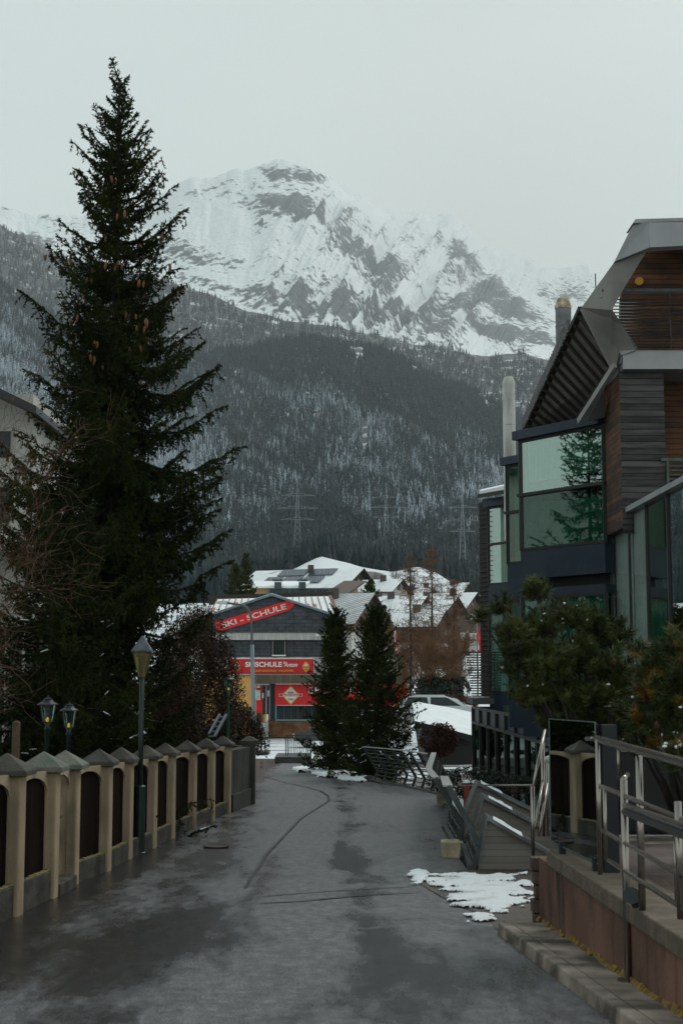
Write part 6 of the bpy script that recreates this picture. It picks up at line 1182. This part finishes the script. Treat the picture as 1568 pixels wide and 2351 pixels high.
def bay(ox, oy, W, levels, depth=2.2, dy=0):
    O = Vector((ox, oy, 0))
    def q(s, o, z): v = O+EX*s+NX*o; return Vector((v.x, v.y, z))
    for kind, z0, z1 in levels:
        m = MB()
        if kind == 'panel' or kind == 'recess' or kind == 'beam':
            o = {'panel': 0, 'recess': -.35, 'beam': .12}[kind]; e_ = .10 if kind == 'beam' else 0
            m.hexa([q(-.0, o, z0), q(W+e_, o, z0), q(W+e_, -depth, z0), q(0, -depth, z0), q(0, o, z1-.004), q(W+e_, o, z1-.004), q(W+e_, -depth, z1-.004), q(0, -depth, z1-.004)]); m.build({'panel': 'spandrel', 'recess': 'shadow_gap', 'beam': 'roof_beam'}[kind], NAVY if kind != 'recess' else INT, hotel)
        else:
            zz0, zz1 = z0+.04, z1-.04; spl = z0+(z1-z0)*(.52 if kind != 'glassG' else .5)
            win = thing_part = None
            fr = MB()
            for s in (0, W): fr.bar(q(s, -.02, z0), q(s, -.02, z1), .07, .07)
            fr.bar(q(0, -.02, z0+.03), q(W, -.02, z0+.03), .06, .06); fr.bar(q(0, -.02, z1-.03), q(W, -.02, z1-.03), .06, .06)
            if kind != 'glass1': fr.bar(q(-.05, .0, spl), q(W+.05, .0, spl), .08, .07)
            w_ = fr.build('window', GRIM, hotel)
            lo_m = {'glass': GL, 'glassG': GLG, 'glass1': GLG}[kind]; up_m = {'glass': GL, 'glassG': GL, 'glass1': GLG}[kind]
            m = MB(); m.slab([q(.03, -.03, zz0), q(W-.03, -.03, zz0), q(W-.03, -.03, spl), q(.03, -.03, spl)], NX*-.01); m.build('pane', lo_m, w_)
            m = MB(); m.slab([q(.03, -.03, spl+.003), q(W-.03, -.03, spl+.003), q(W-.03, -.03, zz1), q(.03, -.03, zz1)], NX*-.01); m.build('pane', up_m, w_)
            # left return glass
            m = MB(); m.slab([q(W-.02, -.06, zz0), q(W-.02, -depth, zz0), q(W-.02, -depth, zz1), q(W-.02, -.06, zz1)], EX*.01); m.build('side_pane', GLD, w_)
            # wavy curtain
            V = []; F = []; K = max(16, int(W*26))
            for k in range(K+1):
                s = .08+(W-.16)*k/K
                for z in ((zz0+.02 if kind != 'glassG' else spl+.3), zz1-.02): V.append(tuple(q(s, (-.25 if kind != 'glass1' else -.10)+.035*math.sin(k*1.35)+.02*math.sin(k*.5), z)))
            F = [(2*k, 2*k+2, 2*k+3, 2*k+1) for k in range(K)]; m = MB(); m.add(V, F); m.build('curtain', CURT if kind != 'glass1' else CURTG, w_, smooth=True)
            m = MB(); m.hexa([q(.05, -1.2, zz0), q(W-.05, -1.2, zz0), q(W-.05, -1.3, zz0), q(.05, -1.3, zz0), q(.05, -1.2, zz1), q(W-.05, -1.2, zz1), q(W-.05, -1.3, zz1), q(.05, -1.3, zz1)]); m.build('room_wall', INT, w_)
            if kind == 'glassG': m = MB(); m.slab([q(.05, -.10, zz0+.02), q(W-.05, -.10, zz0+.02), q(W-.05, -.10, spl-.16), q(.05, -.10, spl-.26)], NX*-.01); m.build('green_blind', M('green_blind', (.042, .135, .105), .8, var=.25, scale=1.5), w_)
SP = (3.42, 4.22)
bay(5.41, 28.0, 2.56, [('beam', 6.72, 6.92), ('glassG', 4.24, 6.72), ('panel', 3.62, 4.24), ('recess', 3.40, 3.62), ('panel', 3.22, 3.40), ('glass1', .86, 3.22), ('panel', .2, .86)])
bay(5.61, 32.1, 2.56, [('beam', 6.75, 6.95), ('glass', 4.24, 6.75), ('panel', 3.35, 4.24), ('glass1', .86, 3.35), ('panel', .2, .86)])
bay(6.0, 41.2, 2.4, [('beam', 6.72, 6.98), ('glass', 4.24, 6.72), ('panel', 3.42, 4.24), ('glass1', .86, 3.42), ('panel', .2, .86)], depth=2.0)
# louvred end
LOUV = board_mat('black_louvres', (.010, .010, .010), (.028, .022, .018), .16, gap=.35, dark=.2, stretch=(.3, .3, 4))
def face(name, pts3, off, mat, parent=hotel): m = MB(); m.slab(pts3, off); return m.build(name, mat, parent)
v = lambda px, py, Y: at(px, py, Y)
a, b = v(1126, 1150, 43.1), v(1099, 1152, 43.8)
m = MB(); zt, zb_ = v(1110, 1150, 43.3).z, v(1110, 1600, 43.3).z; m.hexa([(b.x, b.y, zb_), (a.x, a.y, zb_), (a.x+1.5, a.y+2, zb_), (b.x+1.5, b.y+2, zb_), (b.x, b.y, zt), (a.x, a.y, zt), (a.x+1.5, a.y+2, zt), (b.x+1.5, b.y+2, zt)]); m.build('louvred_end_wall', LOUV, hotel)
m = MB(); K = 40
for k in range(K): z = zb_+(zt-zb_)*(k+.5)/K; m.bar((b.x-.03, b.y-.05, z), (a.x+.0, a.y-.05, z+.01), .05, .02)
m.build('louvres', M('louvre_wood', (.06, .045, .036), .7, var=.5, scale=6), hotel)
m = MB(); m.slab([v(1096, 1144, 43), v(1162, 1133, 41), v(1162, 1126, 45), v(1100, 1138, 46.5)], (0, 0, .12)); lr = m.build('end_roof', ROOFD, hotel); m = MB(); m.slab([v(1100, 1142, 43.6), v(1160, 1129.5, 41.6), v(1160, 1125, 44.5), v(1104, 1137, 46)], (0, 0, .2)); m.build('roof_snow', SNOW, lr)
# balcony of slats at the far end
m = MB(); x0, x1, yb_ = v(1068, 1550, 43.2).x, v(1135, 1550, 43.2).x, 43.0
for k in range(17): z = v(1, 1504, 43).z+(v(1, 1598, 43).z-v(1, 1504, 43).z)*k/16; m.box(x0+.02*k*.6, x1, yb_, yb_+.04, z-.018, z+.018)
m.box(x0-.1, x1, yb_-.02, yb_+.06, v(1, 1498, 43).z-.02, v(1, 1498, 43).z+.03)
for xx in (x0+.35, x0+.7): m.box(xx, xx+.04, yb_+.05, yb_+.08, v(1, 1598, 43).z, v(1, 1500, 43).z)
m.build('slatted_balcony', M('slat_dark', (.04, .038, .036), .7), hotel)
m = MB(); m.box(x0+.2, x1+.5, yb_, yb_+2, v(1, 1617, 43).z, v(1, 1603, 43).z); m.build('balcony_floor', M('slate_grey', (.08, .08, .082), .7), hotel)
# ground floor glazing
G0 = Vector((4.12, 43.3, 0)); G1 = Vector((4.78, 29.6, 0)); dg = (G1-G0); L_ = dg.length; u = dg.normalized(); n = Vector((-1, -.05, 0)).normalized()
NB_ = 9
for k in range(NB_):
    a = G0+dg*(k/NB_); b = G0+dg*((k+1)/NB_); z0, z1, zm = -2.19, .42, -.05
    fr = MB(); fr.bar((a.x, a.y, z0), (a.x, a.y, z1), .09, .14); fr.bar((a.x, a.y, zm), (b.x, b.y, zm), .08, .08); fr.bar((a.x, a.y, z1), (b.x, b.y, z1), .08, .08); w_ = fr.build('shop_front', GRIM, hotel)
    for za, zb2 in ((z0+.03, zm-.03), (zm+.03, z1-.03)):
        m = MB(); m.slab([Vector((a.x+.03, a.y-.08, za)), Vector((b.x+.03, b.y+.08, za)), Vector((b.x+.03, b.y+.08, zb2)), Vector((a.x+.03, a.y-.08, zb2))], (.012, 0, 0)); m.build('pane', GLD if za < -1 else NAVY, w_)
m = MB(); m.slab([Vector((4.95, 43.5, -2.19)), Vector((5.6, 29, -2.19)), Vector((5.6, 29, .5)), Vector((4.95, 43.5, .5)), ], (.1, 0, 0)); m.build('back_wall', M('inner_teal', (.030, .055, .048), .6, var=.5, scale=.8), hotel)
m = MB(); m.box(4.3, 6.2, 43.7, 43.8, -2.19, .42); m.build('inner_end_wall', M('inner_teal2', (.05, .10, .088), .6, var=.4, scale=1), hotel)
m = MB(); m.slab([Vector((4.12, 43.35, -2.19)), Vector((5.6, 43.5, -2.19)), Vector((5.6, 43.5, .42)), Vector((4.12, 43.35, .42))], (0, .02, 0)); m.build('end_pane', GLD, hotel)
for i in range(5):
    y = 30.5+i*2.4; m = MB(); m.box(5.1, 5.22, y, y+.12, -2.19, .5); m.build('inner_post', GRIM, hotel)
# timber walls
RW = board_mat('red_cedar', (.020, .009, .005), (.135, .050, .018), .11, gap=.16, dark=.25, stretch=(1.2, 1.2, 2.5))
DW = board_mat('weathered_dark_boards', (.016, .017, .018), (.085, .085, .082), .125, gap=.16, dark=.15, stretch=(.8, .8, 9))
yc = 26.3; xc = v(1427, 1000, yc).x; y2 = 28.3
def hz_(py, Y): return v(784, py, Y).z
m = MB(); m.slab([Vector((xc, yc+.003, hz_(1210, yc))), Vector((xc, y2, hz_(1210, yc))), Vector((xc, y2, hz_(905, y2))), Vector((xc, yc+.003, hz_(838, yc)))], (.2, 0, 0)); m.build('cedar_wall', RW, hotel)
x2 = v(1525, 1000, yc).x
m = MB(); m.box(xc-.02, x2, yc-.03, yc, hz_(1225, yc), hz_(846, yc)); m.build('dark_board_wall', DW, hotel)
m = MB(); m.box(xc-.03, xc+.05, yc-.045, yc-.031, hz_(1215, yc), hz_(846, yc)); m.build('corner_board', DW, hotel)
m = MB(); m.box(x2+.002, x2+5, yc+.9, yc+1.0, hz_(1400, yc), hz_(846, yc)); m.build('loggia_wall', RW, hotel)
m = MB(); m.box(x2-.04, x2, yc, yc+.9, hz_(1400, yc), hz_(846, yc)); m.build('loggia_side', DW, hotel)
m = MB()
for k in range(9): z = hz_(1142, yc)+.085*k; m.box(x2+.05, x2+5, yc-.05, yc-.03, z, z+.03)
m.box(x2-.1, x2+5, yc-.09, yc-.0, hz_(1060, yc), hz_(1053, yc)); m.box(x2+.0, x2+.05, yc-.08, yc-.02, hz_(1150, yc), hz_(1060, yc)); m.build('loggia_railing', DSTEEL, hotel)
FZ = M('zinc_fascia', (.27, .275, .29), .42, .35, var=.12, scale=1.2); FZ2 = M('zinc_sheet', (.30, .29, .28), .6, 0, var=.25, scale=1.0)
m = MB(); m.box(xc-.02, x2+5, yc-.35, yc+2.5, hz_(847, yc-.35), hz_(804, yc-.35)); m.build('terrace_fascia', FZ, hotel)
face('fascia_end', [v(1428, 805, 25.94), v(1428, 830, 25.94), v(1409, 850, 26.6), v(1409, 835, 26.6)][::-1], (.01, .1, 0), FZ)
# loft behind terrace
yl = 27.6
m = MB(); m.slab([v(1420, 806, yl), v(1700, 806, yl), v(1700, 553, yl), v(1492, 560, yl), v(1426, 672, yl)], (0, .2, 0)); m.build('loft_wall', RW, hotel)
m = MB(); m.slab([v(1486, 566, 24.2), v(1700, 552, 24.2), v(1700, 548, 27.6), v(1488, 560, 27.6)], (0, 0, .05)); m.build('soffit', M('soffit_brown', (.10, .05, .025), .7, var=.3), hotel)
face('roof_fascia', [v(1490, 568, 24), v(1700, 557, 24), v(1700, 506, 24), v(1489, 511, 24)], (0, .25, 0), FZ)
face('roof_fascia_corner', [v(1489.4, 568, 24), v(1411, 600, 24.6), v(1455, 512, 24.2), v(1489.4, 511, 24)], (0, .25, 0), FZ)
face('roof_cap', [v(1452, 512, 24.1), v(1700, 502, 24.1), v(1700, 496, 24.1), v(1458, 503, 24.1)], (0, .6, 0), FZ2)
face('verge_plate', [v(1410, 601, 24.7), v(1488, 569, 24.2), v(1428, 668, 24.9), v(1404, 712, 25.2), v(1334, 706, 25.6)], (0, .2, 0), FZ2)
face('verge_plate_lower', [v(1334, 707, 25.6), v(1404, 713, 25.2), v(1426, 745, 25.5), v(1460, 803, 25.85), v(1427, 815, 25.92), v(1421, 806, 26.0), v(1411, 858, 26.4)], (0, .15, 0), FZ2)
# ribbed steep roof underside
RIBS = M('ribbed_soffit', (.25, .235, .215), .7, 0, var=.15)
R0, R1, R2, R3 = v(1338, 716, 25.9), v(1426, 822, 26.3), v(1288, 1028, 30.9), v(1213, 985, 30.6)
rs = face('steep_roof', [R0, R1, R2, R3], (.25, .5, .0), RIBS)
for k in range(15):
    t = (k+.6)/15; a = R0.lerp(R3, t); b = R1.lerp(R2, min(1, t*1.02)); m = MB(); m.bar(a+Vector((-.06, -.12, 0)), b+Vector((-.16, -.22, 0)), .05, .06); m.build('rib', M('rib_dark', (.035, .028, .022), .6), rs)
m = MB(); m.bar(R0+Vector((-.04, -.05, .05)), R3+Vector((-.04, -.05, .05)), .12, .10); m.build('verge_board', ROOFD, rs)
m = MB(); rnd = random.Random(9)
for k in range(34): a = R0.lerp(R3, .12+.88*k/34); b = R0.lerp(R3, .12+.88*(k+1)/34); m.bar(a+Vector((-.10-rnd.uniform(0, .03), .12, .07)), b+Vector((-.12, .12, .10)), .05, .25)
m.build('roof_tiles', M('slate_tiles', (.10, .10, .10), .7, var=.4, scale=10), rs)
m = MB(); m.bar(v(1411, 838, 26.2), v(1328, 968, 28.0), .07, .12); m.build('lower_verge', FZ2, rs)
face('gable_infill', [v(1345, 967, 27.9), v(1388, 957, 27.9), v(1388, 890, 27.3)], (0, .1, 0), FZ)
# terrace railing, splayed
tr_ = MB(); TL0 = v(1380, 668, 25.2); TR0 = v(1700, 668, 25.2)
tr_.bar(TL0, TR0, .16, .05); tr_.bar(v(1378, 682, 25.25), v(1458, 802, 25.9), .09, .05); tr_.bar(v(1381, 670, 25.2), v(1384, 686, 25.3), .06)
rl = tr_.build('terrace_railing', DSTEEL, hotel)
m = MB()
for k in range(16): t = (k+.5)/16; a = v(1379, 684, 25.25).lerp(v(1458, 802, 25.9), t); m.tube([a, Vector((a.x+6, a.y, a.z))], .014, 5)
m.build('railing_bars', STEEL, rl)
m = MB(); m.bar(v(1537, 668, 25.3), v(1540, 803, 25.8), .025); m.build('railing_stay', STEEL, rl)
m = MB(); p = v(1467, 645, yl-.08); m.tube([p, p+Vector((0, .06, 0))], .085, 20); m.build('wall_lamp', M('amber_lamp', (.50, .26, .03), .6), hotel)
# chimneys
FLUE = M('flue_steel', (.36, .36, .34), .35, .7, var=.3, scale=3, vec=(1, 1, .3)); FLUER = M('flue_rust', (.36, .29, .20), .5, .3, var=.5, scale=10)
def flue(label, px, pyt, pyb, wpx, Y, capm, dark=None, lean=0):
    b = v(px, pyb, Y); t = v(px, pyt, Y); r = wpx/FPX*Y/2; H = t.z-b.z; root = thing('flue', label, 'chimney', b); c = (b.x, b.y, b.z)
    m = MB(); m.lathe(c, [(r, -1), (r, H-.24)], 24); m.build('pipe', dark or FLUE, root, smooth=False)
    m = MB(); m.lathe(c, [(r*1.06, H-.26), (r*1.06, H-.20), (r*.74, H), (r*.60, H), (r*.60, H-.1)], 24); m.build('cap', capm, root)
    for f in (.3, .62): m = MB(); m.lathe(c, [(r*1.03, H*f), (r*1.05, H*f+.02), (r*1.03, H*f+.04)], 24); m.build('joint_band', dark or FLUE, root)
flue('shorter steel flue with rusty cap rising beside the ribbed roof', 1295, 686, 860, 37, 33, FLUER, M('flue_dull', (.13, .13, .14), .45, .5, var=.3, scale=3))
flue('tall pale steel flue standing behind the glass bays, left of the rusty one', 1171, 866, 1160, 29, 38.5, FLUE)
m = MB(); m.tube([v(1186, 903, 38.5), v(1222, 920, 31)], .012, 4); tag(m.build('guy_wire', DARKM), 'thin wire from the tall pale flue to the roof', 'wire')
m = MB(); m.tube([v(1367, 665, 27), v(1366, 628, 27)], .012, 5); tag(m.build('antenna', DARKM), 'thin upright rod above the zinc roof edge', 'antenna')
# glass wing along the terrace
xw = 5.6; wing = thing('glass_wing', 'lower glass-walled wing with grey top rail, in front of the timber walls', 'glass wall', (xw, 24, -2.2))
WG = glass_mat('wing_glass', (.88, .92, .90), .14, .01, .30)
yA, yB = 28.2, 19.5; zt = 4.72
edges = [28.2, 26.45, 24.95, 23.3, 21.6, 19.9]
for k in range(5):
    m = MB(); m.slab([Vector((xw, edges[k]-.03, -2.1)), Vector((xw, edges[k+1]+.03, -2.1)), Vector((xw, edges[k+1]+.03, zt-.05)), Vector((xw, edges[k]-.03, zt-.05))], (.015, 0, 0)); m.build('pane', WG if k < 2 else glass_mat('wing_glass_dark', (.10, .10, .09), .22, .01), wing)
    m = MB(); m.bar((xw-.01, edges[k], -2.1), (xw-.01, edges[k], zt-.04), .05 if k else .09, .05); m.build('mullion', GRIM, wing)
m = MB(); m.bar((xw-.04, yA+.2, zt), (xw-.04, yB, zt), .16, .10); m.build('top_rail', FZ, wing)
WREFL = M('pale_reflection', (.62, .64, .64), .8, var=.1, scale=1)  # added pale sheets paint a white reflection into the first two panes
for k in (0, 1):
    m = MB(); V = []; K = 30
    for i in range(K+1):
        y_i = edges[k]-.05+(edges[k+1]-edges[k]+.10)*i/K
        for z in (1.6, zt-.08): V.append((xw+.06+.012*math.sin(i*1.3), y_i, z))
    m.add(V, [(2*i, 2*i+2, 2*i+3, 2*i+1) for i in range(K)]); m.build('reflection_sheet', WREFL, wing)
for z in (.86, 2.9): m = MB(); m.bar((xw+.1, yA, z), (xw+.1, yB, z), .06, .12); m.build('transom', GRIM, wing)
m = MB(); m.box(xw+1.6, xw+1.7, yB, yA, -2.2, zt-.1); m.build('inner_wall', M('inner_brown', (.09, .06, .045), .7, var=.6, scale=.7), wing)
m = MB(); m.box(xw+.1, xw+1.6, yA-.05, yA, -2.2, 2.8); m.build('inner_end', NAVY, wing)
m = MB(); m.box(xw+.1, xw+1.6, yB, yA, .80, .92); m.build('floor_slab', NAVY, wing)
# ============================================================ MUGO PINES
PINE = M('pine_needles', (.085, .105, .020), .7, scale=2.5, col2=(.018, .028, .009), ramp=(.35, .65)); PINEY = M('pine_needles_yellow', (.26, .13, .015), .6, scale=4, col2=(.040, .060, .014), ramp=(.56, .66))
BUD = M('brown_pine_cone', (.055, .022, .014), .8)
def mugo(name, label, base, centers, seed, mat, tufts=500, ln=.085, trunk=None):
    rng = np.random.default_rng(seed); root = thing(name, label, 'pine tree', base); A = []; B = []; TA = []; TB = []; ra = []; rb = []; tipsP = []
    base = np.array(base, float)
    for (cx, cy, cz, r, n) in centers:
        c = np.array([cx, cy, cz])
        prev = base.copy(); mid = base+(c-base)*.5+np.array([0, 0, .1]); 
        for t in np.linspace(.12, 1, 8):
            q = (1-t)**2*base+2*t*(1-t)*mid+t*t*c+rng.normal(0, .012, 3); TA.append(prev); TB.append(q); ra.append(.035*(1.1-t)+.006); rb.append(.035*(1.0-t)+.006); prev = q
        for _ in range(int(n*1.4)):
            d = rng.normal(size=3); d /= np.linalg.norm(d); d[2] = d[2]*.75+.1; P = c+d*r*rng.uniform(.35, 1); s = c+(P-c)*.25; up = (P-s)/np.linalg.norm(P-s)*.6+np.array([0, 0, .65]); up /= np.linalg.norm(up)
            TA.append(s); TB.append(P); ra.append(.008); rb.append(.005); A.append(P-up*.02); B.append(P+up*rng.uniform(.05, .11)); tipsP.append(P+up*.09)
    V, F = seg_needles(A, B, .0016, ln, .0085, seed, fwd=.6); link('needles', np_mesh('needles', V, F), mat, root)
    V, F = tri_tubes(TA, TB, ra, rb); link('branches', np_mesh('branches', V, F, 4), BARK, root)
    # snow lumps and cones
    sm = MB(); pick = rng.choice(len(tipsP), min(42, len(tipsP)), replace=False)
    for i, k in enumerate(pick):
        p = tipsP[k]; r_ = rng.uniform(.007, .019)
        if i % 3 == 1: 
            m = MB(); m.lathe(p, [(.003, -.03), (.022, -.02), (.026, .01), (.004, .05)], 7); m.build('cone', BUD, root)
        else: sm.lathe(p+np.array([0, 0, .01]), [(.004, -.01), (r_, 0), (r_*.8, .007), (.003, .012)], 6)
    sm.build('snow', SNOW, root)['kind'] = 'stuff'
def pc(px, py, Y, rpx, n): p = at(px, py, Y); return (p.x, Y, p.z, rpx/FPX*Y, n)
b = at(1385, 1925, 12.9); b.z = TZ-.02; b.x = 2.46; b.y = 12.6
mugo('mugo_pine', 'dark bushy mountain pine with brown cones and snow crumbs in front of the glass bays', tuple(b),
     [pc(1232, 1368, 12.6, 30, 16), pc(1150, 1398, 12.6, 26, 10), pc(1105, 1425, 12.7, 20, 6), pc(1170, 1460, 12.5, 38, 22), pc(1190, 1520, 12.5, 42, 30), pc(1240, 1450, 12.6, 46, 34), pc(1300, 1425, 12.7, 42, 30), pc(1360, 1440, 12.8, 44, 32), pc(1410, 1470, 12.8, 40, 28), pc(1250, 1530, 12.5, 58, 52), pc(1320, 1520, 12.7, 62, 60), pc(1390, 1540, 12.7, 58, 52), pc(1230, 1600, 12.6, 50, 40), pc(1290, 1610, 12.7, 60, 52), pc(1360, 1615, 12.7, 60, 52), pc(1430, 1600, 12.7, 50, 36), pc(1330, 1665, 12.8, 50, 34), pc(1400, 1680, 12.8, 55, 36), pc(1260, 1655, 12.7, 36, 18)], 91, PINE)
b2 = Vector((2.95, 11.6, TZ-.02))
mugo('mugo_pine', 'lighter mountain pine with orange-yellow tufts at the right edge of the street', tuple(b2),
     [pc(1545, 1490, 11.4, 34, 20), pc(1500, 1540, 11.5, 32, 20), pc(1555, 1560, 11.4, 44, 34), pc(1500, 1590, 11.5, 40, 28), pc(1560, 1640, 11.5, 50, 40), pc(1490, 1660, 11.6, 42, 30), pc(1540, 1710, 11.5, 44, 34), pc(1450, 1640, 11.8, 36, 20), pc(1600, 1560, 11.5, 40, 26), pc(1470, 1500, 11.8, 22, 8), pc(1610, 1680, 11.5, 50, 34), pc(1470, 1720, 11.8, 34, 18)], 92, PINEY)
b3 = Vector((2.9, 9.3, TZ-.02))
mugo('mugo_pine', 'yellow-green pine sprig leaning over the top rail at the right edge', tuple(b3), [pc(1560, 1752, 9.1, 24, 22), pc(1605, 1740, 9.2, 34, 24)], 93, PINEY)
# ============================================================ AIR
hz = MB(); hz.box(-7500, 7500, -60, 13600, -60, 5200)
HM = bpy.data.materials.new('haze_air'); HM.use_nodes = True; t = HM.node_tree; t.nodes.remove(t.nodes['Principled BSDF']); pv = t.nodes.new('ShaderNodeVolumePrincipled'); pv.inputs['Color'].default_value = (.88, .95, 1, 1); pv.inputs['Density'].default_value = 5.6e-5; pv.inputs['Anisotropy'].default_value = .0
t.links.new(pv.outputs[0], t.nodes['Material Output'].inputs['Volume']); o = hz.build('haze', HM); o['kind'] = 'stuff'
